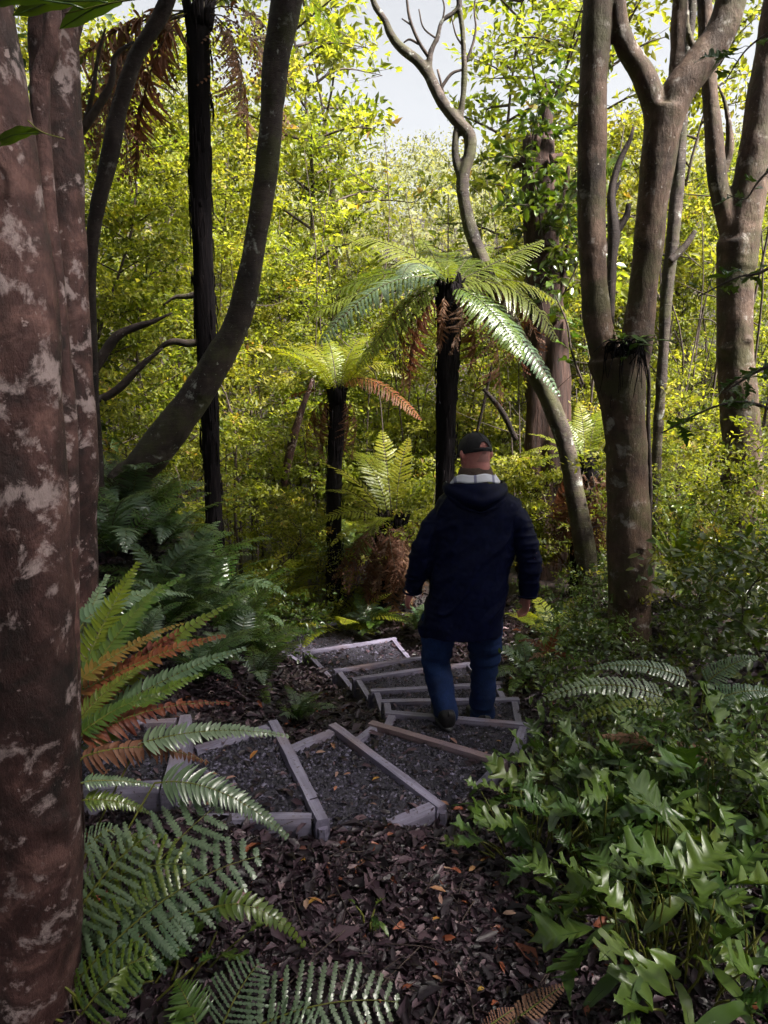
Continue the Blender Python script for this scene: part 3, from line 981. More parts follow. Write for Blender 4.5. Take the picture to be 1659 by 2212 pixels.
# ================================================================== leafy saplings (shared shapes)
def sapling_meshes(seed, H, spread, nbr, nleaf, L, mat, bare=.25, up=.5, wood='twig', r0=.02, six=False):
    global rng
    keep = rng
    rng = np.random.default_rng(seed)
    rs = random.Random(seed)
    mw, ml = MB(), MB()
    main = np.array([(0, 0, 0), (rs.gauss(0, .1), rs.gauss(0, .1), H * .3), (rs.gauss(0, .22), rs.gauss(0, .22), H * .65), (rs.gauss(0, .3), rs.gauss(0, .3), H)])
    tube(mw, main, [r0, r0 * .8, r0 * .5, r0 * .15], 16, 6, bump=.15)
    C = catmull(main, 40)
    tips = []
    for k in range(nbr):
        t = bare + (1 - bare) * (k + rs.random()) / nbr
        p = C[min(39, int(t * 39))]
        a = k * 2.4 + rs.gauss(0, .4)
        Lb = spread * (1.15 - .75 * (t - bare) / (1 - bare)) * rs.uniform(.6, 1.15)
        d = np.array([math.cos(a), math.sin(a), up * rs.uniform(.2, 1.3)])
        e = p + d * Lb + [0, 0, -.08 * Lb]
        m = (p + e) / 2 + np.array([rs.gauss(0, .08), rs.gauss(0, .08), .1]) * Lb
        tube(mw, [p, m, e], [r0 * .4, r0 * .25, r0 * .08], 7, 4)
        B = catmull([p, m, e], 12)
        for q in range(3 + int(Lb * 4)):
            b = B[rs.randint(3, 11)]
            a2 = rs.random() * 6.28
            e2 = b + np.array([math.cos(a2), math.sin(a2), rs.uniform(-.2, .6)]) * rs.uniform(.15, .45) * spread ** .5
            tube(mw, [b, e2], [r0 * .1, r0 * .04], 2, 3)
            tips.append((b, e2))
    nt = len(tips)
    per = max(1, nleaf // nt)
    A = np.array([t[0] for t in tips])
    B = np.array([t[1] for t in tips])
    t = rng.random((nt, per, 1)) ** .7 * 1.15
    P = A[:, None] * (1 - t) + B[:, None] * t + rng.normal(0, .06 * spread ** .5, (nt, per, 3)) * np.array([1, 1, .55])
    P = P.reshape(-1, 3)
    D = unit(np.repeat(unit(B - A), per, 0) * .7 + rng.normal(0, .7, (len(P), 3)))
    N = unit(np.array([0, 0, 1.]) + rng.normal(0, .55, (len(P), 3)))
    c = np.clip(np.repeat(rng.normal(.45, .16, nt), per) + rng.normal(0, .13, len(P)), 0, 1)
    LL = L * rng.uniform(.55, 1.25, len(P))
    (leaves6 if six else leaves)(ml, P, D, N, LL, LL * rng.uniform(.42, .6, len(P)), c, .18, .15)
    rng = keep
    a, b = mw.mesh('trunk'), ml.mesh('crown')
    a.materials.append(M[wood])
    b.materials.append(M[mat])
    return a, b
# ================================================================== trees with a visible trunk
def pxp(rows, Y):
    out = []
    for r in rows:
        u, v, w = r[:3]
        y = r[3] if len(r) > 3 else Y
        p = at(u, v, y)
        out.append((p[0], p[1], p[2], w / 2 * pxm(y, v)))
    return np.array(out)
def to_ground(P, extra=.15, flare=1.25):
    """extend the first point of the path down to the ground, with a root flare"""
    p = P[0]
    d = P[0, :3] - P[1, :3]
    d = d / max(abs(d[2]), .2)
    x, y, z = p[:3]
    g = gz(x, y)
    k = max(0, (z - g))
    b = p[:3] + d * k * .6 * np.array([1, 1, 0])
    g = gz(b[0], b[1])
    rows = [(b[0], b[1], g - extra, p[3] * flare * 1.15)]
    if z - g > .3: rows.append((b[0] * .7 + x * .3, b[1] * .7 + y * .3, g + .18, p[3] * flare * .95))
    return np.vstack([rows, P])
def tree(name, label, paths, mat, voxel=.012, bump=.012, crown=None, crown_leaf=.10, crown_n=9000, seed=0, knots=6, twigs=None, plain=False, cmat='canopy', group=None, sm=5):
    base = paths[0][0, :3].copy()
    root = thing(name, label, 'tree', base, 0, group)
    mb = MB()
    for k, P in enumerate(paths):
        L = np.linalg.norm(np.diff(P[:, :3], axis=0), axis=1).sum()
        tube(mb, P, n=max(8, int(L / (.03 if voxel < .02 else .06))), sides=20, bump=.05, bscale=5, seed=seed + k, zstretch=.6)
    rs = random.Random(seed)
    for k in range(knots):
        P = paths[0]
        c = catmull(P, 50)[rs.randint(6, 46)]
        a = rs.random() * 6.28
        p = c[:3] + np.array([math.cos(a), math.sin(a), 0]) * c[3] * .75
        tube(mb, [p - [0, 0, c[3] * .4], p, p + [0, 0, c[3] * .35]], [c[3] * .15, c[3] * .42, c[3] * .12], 5, 8)
    if plain: me = mb.shift(base).mesh('trunk')
    else:
        me = fuse(mb.shift(base), voxel, sm)
        co, no = me_co(me), me_no(me)
        me_set(me, co + no * (bump * fbm(co * np.array([7, 7, 4]), seed + 40, 4) + (0 if mat == 'bark_near' else bump * .1) * fbm(co * np.array([6, 6, 45]), seed + 60, 2))[:, None])
    part('trunk', me, M[mat], root)
    if twigs is not None: part('branches', twigs.shift(base), M['twig'], root)
    if crown:
        ml = MB()
        per = crown_n // len(crown)
        for c in crown:
            c = np.array(c, float)
            q = rand_unit(per) * (rng.random((per, 1)) ** .4) * c[3:6]
            P = c[:3] + q + .35 * np.stack([vnoise(q * 1.2 + k * 7.7, seed) for k in range(3)], 1)
            hol = vnoise((P) * 1.1, seed + 5) > -.25
            P = P[hol]
            n = len(P)
            LL = crown_leaf * rng.uniform(.6, 1.3, n)
            leaves(ml, P, rand_unit(n) + [0, 0, -.2], unit(rand_unit(n) + [0, 0, 1.1]), LL, LL * .5, rng.random(n), .15, .15)
        part('crown', ml.shift(base), M[cmat], root, kind='stuff')  # leaf mass above the view, spread and placed for the shade it casts
    return root
def branch_rows(*rows): return np.array(rows, float)

# 1 nearest trunk at the left edge
P = pxp([(70, 2300, 215), (62, 1700, 205), (52, 1200, 198), (20, 700, 195), (-25, 300, 180), (-60, 0, 165), (-120, -400, 150)], 1.62)
P = np.vstack([[(P[0][0] + .02, 1.6, -.15, .125)], P, [(-1.15, 1.4, 4.6, .07), (-1.3, 1.2, 6.2, .04)]])
tree('tree', 'thick reddish brown trunk with pale lichen spots, nearest at the left edge', [P], 'bark_near', .011, .010,
     crown=[(-1.2, .6, 6.0, 2.8, 2.6, 1.2), (.3, -1.5, 5.4, 2.6, 2.2, 1.0), (-2.6, 2.2, 5.4, 2.0, 2.0, .9), (2.8, -1.2, 6.2, 2.6, 2.2, 1.1)], crown_n=52000, seed=3, knots=9)  # unseen crowns spread over and behind the camera to shade the foreground
# 2 slim stem squeezed between the two left trunks
P = to_ground(pxp([(158, 1710, 40), (152, 1400, 42), (146, 1000, 44), (128, 700, 42), (100, 420, 40), (85, 200, 38), (75, -200, 36)], 2.1), .1, 1.1)
P = np.vstack([P, [(-1.25, 2.1, 4.6, .02)]])
tree('tree', 'slim tan stem squeezed between the two big trunks at left', [P], 'bark_near', .007, .003, seed=4, knots=3)
# 3 second trunk
P = to_ground(pxp([(160, 1260, 98), (162, 1000, 92), (148, 700, 92), (132, 400, 96), (118, 100, 104), (110, -300, 110)], 3.1), .2, 1.15)
P = np.vstack([P, [(-1.7, 3.0, 5.2, .09), (-1.9, 2.9, 6.6, .05)]])
tree('tree', 'second reddish brown trunk behind the nearest one at left, standing in ferns', [P], 'bark_near', .013, .007,
     crown=[(-2.2, 3.0, 6.9, 2.4, 2.2, 1.2), (-.2, 3.2, 6.6, 2.2, 1.9, 1.0), (-4.2, 3.5, 5.6, 1.8, 2.5, 1.6)], crown_n=30000, seed=5, knots=7)
# 4 slim dark leaning trunk
P = to_ground(pxp([(196, 760, 28), (193, 620, 30), (205, 480, 30), (238, 330, 36), (262, 220, 34), (295, 120, 34), (340, 45, 34), (372, -30, 32), (420, -200, 28)], 5.2), .2, 1.1)
tw = MB()
for rows in ([(175, 285, 20), (215, 225, 18), (240, 180, 14), (250, 120, 10), (290, 90, 5)], [(185, 260, 12), (200, 200, 9), (212, 120, 7), (228, 60, 4)]):
    tube(tw, pxp(rows, 5.3), n=14, sides=7, bump=.1)
tree('tree', 'slim dark trunk leaning right, just right of the two big left trunks', [P], 'bark_dark', .009, .005, seed=6, knots=4, twigs=tw)
# 6 leaning curved trunk
P = to_ground(pxp([(300, 1015, 72), (345, 962, 74), (395, 895, 72), (452, 812, 66), (505, 715, 60), (536, 610, 52), (560, 480, 46), (583, 320, 50), (594, 160, 56), (618, 0, 66), (650, -220, 70)], 5.6), .3, 1.05)
P[0, :2] = P[1, :2] + [-.12, 0]
P = np.vstack([P, [(-.45, 5.6, 5.6, .1), (.1, 5.4, 6.8, .06)]])
tree('tree', 'curved lichen-spotted trunk sweeping up right from the fern bank', [P], 'bark_grey', .014, .008,
     crown=[(-.2, 5.0, 7.4, 1.8, 1.3, .8), (-2.2, 5.0, 6.8, 1.4, 1.3, .8)], crown_n=5000, seed=7, knots=10)
# 9 forked tree to the right of the man
Y9 = 5.55
trunk = to_ground(pxp([(1360, 1370, 92), (1358, 1150, 92), (1352, 960, 90), (1342, 850, 104), (1330, 770, 120)], Y9), .2, 1.12)
left = pxp([(1330, 860, 70), (1310, 770, 66), (1290, 690, 60), (1280, 560, 62), (1278, 400, 62), (1281, 220, 62), (1287, 60, 60), (1290, -150, 58), (1296, -500, 50)], Y9)
right = pxp([(1345, 860, 74), (1368, 770, 70), (1385, 660, 62), (1402, 520, 62), (1416, 400, 68), (1428, 300, 78), (1440, 235, 84)], Y9)
l1 = pxp([(1425, 285, 58), (1408, 215, 52), (1390, 165, 50), (1352, 100, 46), (1334, 20, 40), (1330, -150, 36)], Y9)
l2 = pxp([(1432, 290, 66), (1462, 205, 70), (1500, 150, 70), (1545, 90, 66), (1578, 10, 62), (1600, -150, 58), (1640, -400, 50)], Y9)
l3 = pxp([(1450, 260, 30), (1458, 180, 32), (1464, 80, 32), (1472, -40, 30), (1476, -200, 28)], Y9 + .1)
tree('tree', 'tan trunk forking into tall limbs to the right of the man', [trunk, left, right, l1, l2, l3], 'bark_tan', .015, .008,
     crown=[(2.0, 4.0, 7.2, 2.0, 1.1, .9), (4.6, 2.4, 7.0, 2.2, 1.4, 1.0), (1.0, 3.6, 7.0, 2.2, 1.3, .9), (4.6, 1.6, 6.8, 2.4, 2.2, 1.2), (1.4, 2.4, 6.8, 2.0, 1.8, .9)], crown_n=52000, seed=8, knots=8)  # unseen crowns set away from the trunk to shade steps and foreground
# slim trunk behind the forked tree
P = to_ground(pxp([(1432, 780, 22), (1440, 640, 26), (1456, 480, 28), (1472, 300, 24), (1480, 160, 22), (1496, 0, 20), (1500, -150, 18)], 7.2), .2, 1.1)
stub = pxp([(1446, 565, 18), (1465, 548, 16), (1485, 525, 15), (1502, 498, 10)], 7.1)
tree('tree', 'slim trunk showing close behind the right limb of the forked tree', [P, stub], 'bark_grey', .011, .006, seed=9, knots=3)
# 10 far right tree
Y10 = 6.3
t10 = to_ground(pxp([(1604, 1040, 80), (1598, 900, 78), (1588, 750, 74), (1588, 600, 76), (1592, 520, 84)], Y10), .2, 1.12)
r10 = pxp([(1590, 580, 78), (1612, 440, 74), (1632, 320, 70), (1650, 200, 66), (1672, 60, 60), (1700, -150, 54)], Y10)
l10 = pxp([(1588, 560, 46), (1568, 470, 44), (1550, 390, 42), (1538, 250, 36), (1528, 120, 34), (1520, -40, 32), (1515, -160, 30)], Y10)
l11 = pxp([(1552, 400, 20), (1575, 330, 18), (1570, 240, 12), (1548, 180, 9), (1492, 90, 14), (1480, 20, 14), (1478, -100, 12)], Y10 + .4)
tree('tree', 'pale brown trunk with a left limb, standing at the right edge', [t10, r10, l10, l11], 'bark_tan', .017, .008,
     crown=[(5.4, 3.0, 6.6, 1.8, 1.3, 1.0)], crown_n=5000, seed=10, knots=6)
# 7 crooked bare tree behind the tall fern
Y7 = 7.4
t7 = to_ground(pxp([(1272, 1262, 42), (1262, 1180, 46), (1245, 1080, 42), (1230, 1000, 38), (1208, 915, 40), (1178, 845, 40), (1145, 785, 40), (1100, 690, 36), (1060, 610, 34),
                    (1038, 555, 32), (1014, 490, 30), (1002, 430, 27), (1000, 385, 30), (1014, 330, 28), (1012, 290, 28), (985, 258, 26), (955, 220, 28), (932, 175, 24), (922, 150, 24)], Y7), .2, 1.15)
b71 = pxp([(924, 160, 22), (900, 130, 22), (868, 105, 22), (845, 75, 18), (832, 45, 15), (812, 15, 14), (795, -30, 12)], Y7)
b72 = pxp([(1002, 400, 18), (986, 350, 17), (985, 290, 15), (996, 240, 15), (1003, 170, 14), (1000, 80, 13), (992, 0, 12), (990, -80, 10)], Y7)
b73 = pxp([(926, 160, 15), (930, 115, 13), (945, 80, 12), (955, 45, 11), (985, 22, 9), (1000, -20, 7)], Y7)
tw = MB()
for rows in ([(928, 125, 9), (905, 90, 8), (885, 40, 7), (878, -10, 5)], [(950, 195, 8), (975, 160, 7), (1003, 150, 5)], [(940, 170, 8), (958, 205, 6), (945, 150, 5)],
             [(1004, 140, 7), (1020, 100, 6), (1028, 60, 5), (1024, 20, 4), (1030, -20, 3)], [(905, 95, 6), (885, 85, 5), (872, 92, 3)], [(890, 55, 5), (868, 40, 3)],
             [(945, 85, 5), (915, 60, 4), (905, 20, 3)], [(1000, 100, 5), (985, 75, 4), (975, 35, 3)], [(955, 50, 5), (960, 15, 4), (950, -20, 3)]):
    tube(tw, pxp(rows, Y7), n=10, sides=5)
tree('tree', 'crooked bare tree rising behind the tall tree fern into the open sky', [t7, b71, b72, b73], 'bark_grey', .013, .006, seed=12, knots=8, twigs=tw, sm=3)
# 8 dead broken trunk
Y8 = 9.0
root = thing('dead_tree', 'thick broken dead trunk with shaggy reddish bark and a jagged top', 'dead tree', at(1180, 960, Y8) * [1, 1, 0] + [0, 0, gz(*at(1180, 960, Y8)[:2])])
o = np.array(root.location)
mb = MB()
P = np.vstack([[(o[0], o[1], o[2] - .2, .36)], pxp([(1180, 960, 100), (1180, 760, 88), (1172, 560, 76), (1166, 400, 72), (1166, 300, 62)], Y8)])
tube(mb, P, n=110, sides=40, bump=.2, bscale=8, seed=31, zstretch=.15)
for k in range(16):                                   # splintered top
    a = k / 16 * 6.28
    c = at(1166, 305, Y8)
    r = .16 * random.uniform(.5, 1)
    p = c + [math.cos(a) * r, math.sin(a) * r, -.1]
    tube(mb, [p, p + [random.gauss(0, .02), 0, random.uniform(.08, .25)]], [.035, .004], 4, 5)
part('trunk', mb.shift(o), M['bark_red'], root)
mb = MB()
tube(mb, pxp([(1178, 300, 26), (1181, 230, 20), (1180, 180, 8)], Y8), n=14, sides=9, bump=.3, seed=3)
part('spire', mb.shift(o), M['bark_red'], root)
mb = MB()
for rows in ([(1140, 345, 26), (1122, 352, 20), (1108, 362, 8)], [(1190, 345, 24), (1208, 338, 16), (1214, 330, 6)], [(1190, 480, 14), (1215, 430, 14), (1226, 380, 10), (1228, 355, 6)], [(1195, 700, 12), (1212, 640, 10), (1222, 560, 8), (1230, 500, 4)]):
    tube(mb, pxp(rows, Y8 - .2), n=12, sides=8, bump=.2)
part('branch_stubs', mb.shift(o), M['bark_red'], root)

# ================================================================== tree ferns
def tree_fern(name, label, rows, Y, live, dead=(), flare=1.6, protos=TREE_FRONDS, scale=1.0, group=None, seed=1, dead_protos=DEAD_FRONDS, extra=(), px=()):
    P = pxp(rows, Y)
    g = gz(P[0, 0], P[0, 1])
    P = np.vstack([[(P[0, 0], P[0, 1], g - .15, P[0, 3] * flare)], P])
    base = P[0, :3] + [0, 0, .15]
    root = thing(name, label, 'tree fern', base, 0, group)
    part('trunk', fern_trunk_mesh(P - np.append(base, 0), seed), M['fern_trunk'], root)
    top = P[-1, :3] - base
    cb_ = MB()
    for k in range(26):                               # dark stalk bases crowding the crown
        a = k * 2.4
        d = np.array([math.cos(a), math.sin(a), 0]) * P[-1, 3]
        tube(cb_, [top + d * .8 - [0, 0, .12], top + d * 1.05 + [0, 0, .02], top + d * random.uniform(.5, 1.5) + [0, 0, random.uniform(.04, .16)]], [.02, .017, .007], 6, 5)
    part('stalk_bases', cb_, M['fern_trunk'], root)
    for k, (az, tilt, sc) in enumerate(live):
        put_frond(protos[k % len(protos)], root, top + np.array([math.cos(R(az)), math.sin(R(az)), 0]) * P[-1, 3] * .6, R(az), R(tilt), sc * scale, random.gauss(0, .12))
    for k, (az, tilt, sc, dz) in enumerate(dead):
        put_frond(dead_protos[k % len(dead_protos)], root, top + np.array([math.cos(R(az)) * P[-1, 3] * .8, math.sin(R(az)) * P[-1, 3] * .8, -dz]), R(az), R(tilt), sc * scale, random.gauss(0, .3))
    for (cu_, cv_), (tu, tv), dy, pm, mt, br in px:
        b = P[-1, :3] + [0, 0, .03]
        e = at(tu, tv, Y + dy)
        c = at(cu_, cv_, Y + dy * .5)
        ml, mr = MB(), MB()
        C = bez(b, 2 * c - (b + e) / 2, e, 30)
        frond(ml, mr, C - base, pm * pxm(Y), 32, 'bi', up=(0, -.35, 1), t0=.1, droop=.35, lean=.3, base_rnd=br, rach=.007, pw=.015)
        join_frond('frond', ml, mr, M[mt], M['rachis'], root)
    for pr, az, tilt, sc in extra:
        put_frond(pr, root, top + np.array([math.cos(R(az)), math.sin(R(az)), 0]) * P[-1, 3] * .6, R(az), R(tilt), sc * scale)
    return root
# azimuth: 0 right, 90 away, 180 left, 270 towards the camera
tree_fern('tree_fern', 'tall tree fern with a black trunk and arching green crown behind the man',
          [(962, 1075, 42), (965, 900, 44), (968, 750, 46), (968, 625, 52)], 7.0,
          [(85, 14, .8), (60, 10, .8), (110, 12, .8), (40, 0, .8), (140, -5, .9), (262, 10, .45)],
          [(190, -10, .85, .02), (205, -5, .8, .03), (165, -5, .75, .03), (345, -8, .95, .03), (15, -5, .8, .02), (300, -12, .5, .05), (355, 10, .85, .02), (250, -10, .45, .05), (5, 25, 1.0, .0), (178, 12, .8, 0)], 1.0, seed=21,
          px=[((838, 612), (689, 742), -.35, 84, 'fernglaze', .7), ((820, 620), (660, 690), .1, 84, 'treefern', .9), ((850, 590), (700, 640), .3, 80, 'treefern', .7), ((890, 650), (770, 800), -.2, 66, 'treefern', .8), ((868, 540), (752, 512), .35, 90, 'treefern', .9), ((905, 570), (868, 600), -.8, 52, 'fernglaze', .9),
              ((1085, 560), (1172, 518), .35, 78, 'treefern', .8), ((1105, 625), (1205, 738), -.1, 80, 'treefern', .7), ((1080, 680), (1212, 858), -.45, 58, 'fernglaze', .6), ((1125, 610), (1240, 690), .3, 76, 'treefern', .9),
              ((1050, 660), (1130, 775), -.55, 70, 'treefern', .5), ((1010, 560), (1065, 530), .8, 56, 'treefern', .9), ((880, 640), (800, 770), .3, 72, 'treefern', .5), ((940, 560), (905, 510), .9, 56, 'treefern', .8)])
tree_fern('tree_fern', 'tall tree fern at left with a straight black trunk running off the top',
          [(456, 1000, 34), (448, 820, 42), (440, 600, 46), (434, 400, 46), (432, 200, 46), (430, 60, 50), (430, 25, 56)], 6.6,
          [(185, 20, .9), (215, 15, .8), (250, 25, .8), (300, 20, .8), (340, 5, 1.0), (5, 8, 1.1), (30, 18, 1.0), (70, 25, .9), (110, 20, .9), (150, 15, .9), (318, -5, .8), (20, -8, 1.05)],
          [(200, -8, 1.25, .0), (225, -10, 1.15, .02), (172, -5, 1.3, .02), (335, -10, .8, .02), (10, -8, .85, .02), (352, -4, .9, .02), (188, 15, 1.35, .0), (178, 32, 1.1, 0), (345, 15, .9, 0), (210, 5, 1.1, .05), (160, 30, 1.2, 0)], 1.1, seed=22)
tree_fern('tree_fern', 'small tree fern left of the tall one, with an orange dying frond',
          [(722, 1060, 30), (724, 950, 34), (728, 850, 36)], 8.3,
          [(175, 10, .95), (200, 25, .9), (150, 30, .9), (240, 30, .6), (60, 40, .9), (90, 25, .9), (20, 32, .95), (5, 12, 1.0), (300, 35, .6), (330, 28, .8)],
          [(185, -10, .7, .03), (205, -20, .6, .04), (160, -20, .7, .03), (0, -25, .6, .03), (330, -30, .6, .04)], 1.2, LIME_FRONDS, 1.0, seed=23, extra=[(ORANGE_FRONDS[0], 168, -8, .6)],
          px=[((655, 768), (572, 785), -.1, 46, 'fernlime', .6), ((670, 800), (600, 862), .2, 44, 'fernlime', .4), ((690, 760), (640, 752), .5, 44, 'fernlime', .8), ((800, 785), (893, 822), .1, 46, 'fernlime', .7), ((800, 822), (912, 908), -.2, 44, 'fernorange', .6), ((780, 765), (835, 775), .5, 44, 'fernlime', .5), ((715, 755), (700, 735), .5, 40, 'fernlime', .6)])
tree_fern('tree_fern', 'low fern with a dark stump trunk and yellow-green fronds left of the man',
          [(838, 1290, 62), (842, 1200, 70), (850, 1125, 58)], 8.0,
          [(178, 12, .78), (160, 28, .85), (130, 42, .8), (100, 50, .85), (200, -5, .7), (70, 55, .75), (30, 30, .7), (220, -18, .6), (115, 30, .9), (145, 8, .9), (250, -5, .5)],
          [(200, 0, .5, .04), (230, -5, .55, .06), (260, 0, .55, .08), (290, -5, .55, .06), (320, 0, .55, .05), (170, -5, .5, .05), (345, 0, .5, .05), (245, -10, .5, .1), (275, -10, .5, .12), (215, 10, .6, .0), (305, 8, .6, .0), (335, 15, .6, 0), (255, 12, .7, 0), (280, 5, .65, 0), (232, 15, .65, 0), (265, -15, .6, .2), (300, -15, .6, .2), (235, -15, .6, .2), (205, -12, .6, .18)], 1.1, LIME_FRONDS, 1.22, seed=24)
tree_fern('tree_fern', 'small tree fern with bright yellow fronds over a brown skirt, right of the man',
          [(1262, 1235, 60), (1264, 1100, 62), (1268, 1000, 56)], 8.0,
          [(182, 5, .62), (160, 20, .6), (120, 40, .7), (90, 50, .7), (60, 45, .7), (30, 25, .6), (200, -5, .55), (350, 5, .5), (230, 10, .4)],
          [(190, -15, .75, .03), (215, -25, .75, .03), (245, -28, .8, .04), (275, -28, .8, .04), (300, -25, .8, .04), (330, -25, .75, .03), (0, -20, .7, .03), (170, -10, .7, .02), (260, -35, .7, .12), (225, -35, .7, .12), (290, -35, .7, .1), (205, -32, .8, .2), (240, -38, .85, .25), (275, -38, .85, .25)], 1.1, LIME_FRONDS, 1.0, seed=25)
# ================================================================== bush behind: saplings one can pick out, then the mass
SAP = [sapling_meshes(101, 5.6, 1.35, 30, 10500, .064, 'bush', .16, .45), sapling_meshes(102, 5.0, 1.5, 28, 10500, .068, 'bush', .12, .35),
       sapling_meshes(103, 4.2, 1.2, 24, 8500, .060, 'bush', .15, .5), sapling_meshes(104, 3.0, 1.2, 20, 8000, .062, 'bush', .1, .4),
       sapling_meshes(105, 6.2, 1.5, 32, 10000, .07, 'bush', .22, .6), sapling_meshes(106, 1.7, .85, 16, 6000, .065, 'bush', .06, .5)]
# sapling: (u, Y, shape, scale, what sets it apart)
SAPS = [
    (215, 7.6, 0, 1.0, 'between the second left trunk and the slim dark leaning trunk'),
    (300, 8.8, 1, 1.15, 'right behind the slim dark leaning trunk'),
    (380, 7.9, 2, 1.0, 'just left of the black trunk at the left'),
    (420, 9.8, 4, 1.1, 'far behind the black trunk at the left'),
    (500, 8.8, 0, .95, 'between the black trunk at left and the curved trunk'),
    (560, 10.2, 4, 1.15, 'rising behind the upper part of the curved trunk'),
    (610, 9.6, 1, .9, 'close to the right of the curved trunk'),
    (660, 10.8, 0, 1.1, 'tall behind the orange dying frond'),
    (700, 10.0, 3, .9, 'low behind the small tree fern'),
    (770, 11.4, 1, .95, 'left of the open patch of sky'),
    (800, 10.4, 3, 1.0, 'low between the small tree fern and the tall tree fern'),
    (880, 10.2, 3, 1.1, 'below the open patch of sky'),
    (905, 9.4, 5, 1.1, 'low and bushy left of the tall tree fern trunk'),
    (1010, 9.6, 3, 1.0, 'low behind the head of the man'),
    (1075, 11.2, 2, .85, 'behind the crooked bare tree'),
    (1100, 8.6, 5, .9, 'low between the tall tree fern and the dead trunk'),
    (1170, 11.8, 0, 1.0, 'tall behind the broken dead trunk'),
    (1235, 10.8, 4, .75, 'between the dead trunk and the forked tree'),
    (1330, 8.8, 3, .7, 'seen between the two limbs of the forked tree'),
    (1345, 11.0, 0, 1.05, 'tall behind the fork of the forked tree'),
    (1440, 9.2, 1, .5, 'low behind the right limb of the forked tree'),
    (1500, 8.4, 3, .65, 'between the forked tree and the right edge tree'),
    (1530, 11.0, 4, .85, 'tall between the forked tree and the right edge tree'),
    (1660, 11.3, 0, 1.0, 'farthest right, high at the frame edge'),
    (150, 9.5, 4, 1.15, 'mostly hidden behind the left trunks'),
]
for u, Yd, s, sc, where in SAPS:
    x = at(u, 900, Yd)[0]
    root = thing('sapling', 'yellow-green small-leaved sapling ' + where, 'sapling', (x, Yd, gz(x, Yd) - .05), random.random() * 6.28, 'small leaved saplings filling the bush', sc)
    part('trunk', SAP[s][0], None, root)
    part('crown', SAP[s][1], None, root, kind='stuff')

# brighter close-leaved climbers on the dead trunk
CLIMB = sapling_meshes(131, 1.6, .35, 16, 420, .13, 'shrub', .05, .3, r0=.012, six=True)
for (u, v, Yd, sc, rz, lab) in [(1190, 720, 8.6, 1.0, .3, 'large-leaved green climber clinging to the lower dead trunk'), (1172, 520, 8.7, .95, 2.0, 'large-leaved green climber halfway up the dead trunk'), (1215, 640, 8.5, .9, 4.0, 'large-leaved green climber hanging right of the dead trunk')]:
    root = thing('climber', lab, 'climber', at(u, v, Yd), rz, 'climbers on the dead trunk', sc)
    part('stem', CLIMB[0], None, root)
    part('foliage', CLIMB[1], None, root, kind='stuff')

# tall trees with sparse leaf sprays against the sky at right
SPARSE = [sapling_meshes(121, 7.5, 1.5, 30, 3000, .13, 'bush', .35, .5, r0=.05), sapling_meshes(122, 8.0, 1.7, 28, 2600, .14, 'bush', .35, .45, r0=.05)]
for (u, Yd, k, sc, lab) in [(1165, 12.5, 0, 1.15, 'tall thin tree with sparse leaf sprays in the sky above the dead trunk'), (1235, 10.5, 1, .95, 'tall thin tree with sparse leaves left of the forked tree limbs'),
                            (1345, 12.0, 1, 1.1, 'tall thin tree with sparse leaves high between the forked limbs'), (700, 13.0, 0, 1.2, 'tall thin tree whose sprays edge the sky at left'),
                            (1520, 12.0, 0, 1.0, 'tall thin tree with sparse leaves in the sky between the right trunks'), (620, 11.5, 1, 1.1, 'tall thin tree with sprays right of the curved trunk top')]:
    x = at(u, 300, Yd)[0]
    root = thing('thin_tree', lab, 'tree', (x, Yd, gz(x, Yd) - .05), random.random() * 6.28, 'tall thin trees of the bush', sc)
    part('trunk', SPARSE[k][0], None, root)
    part('crown', SPARSE[k][1], None, root, kind='stuff')

def mass(n, xr, yr, hfun, L, zlo=.0, c0=.5, both=True):
    x = rng.uniform(*xr, n)
    y = rng.uniform(*yr, n)
    g0 = ground_z(x, y)
    top = hfun(x, y)
    # leafy crowns with gaps: density by noise
    z = g0 + top * rng.random(n) ** .75
    P = np.stack([x, y, z], 1)
    d = fbm(P * np.array([.75, .75, .9]), 71, 3)
    edge = (z - g0) / np.maximum(top, .1)
    keep = d + .35 - .55 * smooth(.6, 1.0, edge) > 0
    P = P[keep] + rng.normal(0, .12, (keep.sum(), 3))
    m = len(P)
    c = np.clip(c0 + .28 * fbm(P * .7, 33, 2) + rng.normal(0, .13, m), 0, 1)
    LL = L * rng.uniform(.6, 1.3, m)
    D = unit(rand_unit(m) + [0, 0, -.25])
    N = unit(np.array([0, -.25, 1.]) + rng.normal(0, .6, (m, 3)))
    return P, D, N, LL, c
# middle thicket
def h_mid(x, y):
    a = x / y
    h = 3.0 + 4.2 * smooth(-.03, -.16, a) + 2.4 * smooth(.14, .3, a)
    return h * (1 + .25 * vnoise(np.stack([x * .5, y * .5, 0 * x], 1), 12))
mb = MB()
P, D, N, LL, c = mass(170000, (-11, 12), (11.2, 18), h_mid, .105, c0=.5)
leaves(mb, P, D, N, LL, LL * .52, c, .18, .12)
part('bush_thicket', mb, M['bush'], kind='stuff')['label'] = 'dense yellow-green leaf thicket filling the gully behind'
# far hillside wood
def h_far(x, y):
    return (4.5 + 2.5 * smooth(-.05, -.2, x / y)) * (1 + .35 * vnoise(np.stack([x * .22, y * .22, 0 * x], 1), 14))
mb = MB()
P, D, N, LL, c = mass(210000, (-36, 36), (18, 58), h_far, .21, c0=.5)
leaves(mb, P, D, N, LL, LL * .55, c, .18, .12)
part('hillside_wood', mb, M['far'], kind='stuff')['label'] = 'far wood on the rising hillside, haze paled into its leaf colour'
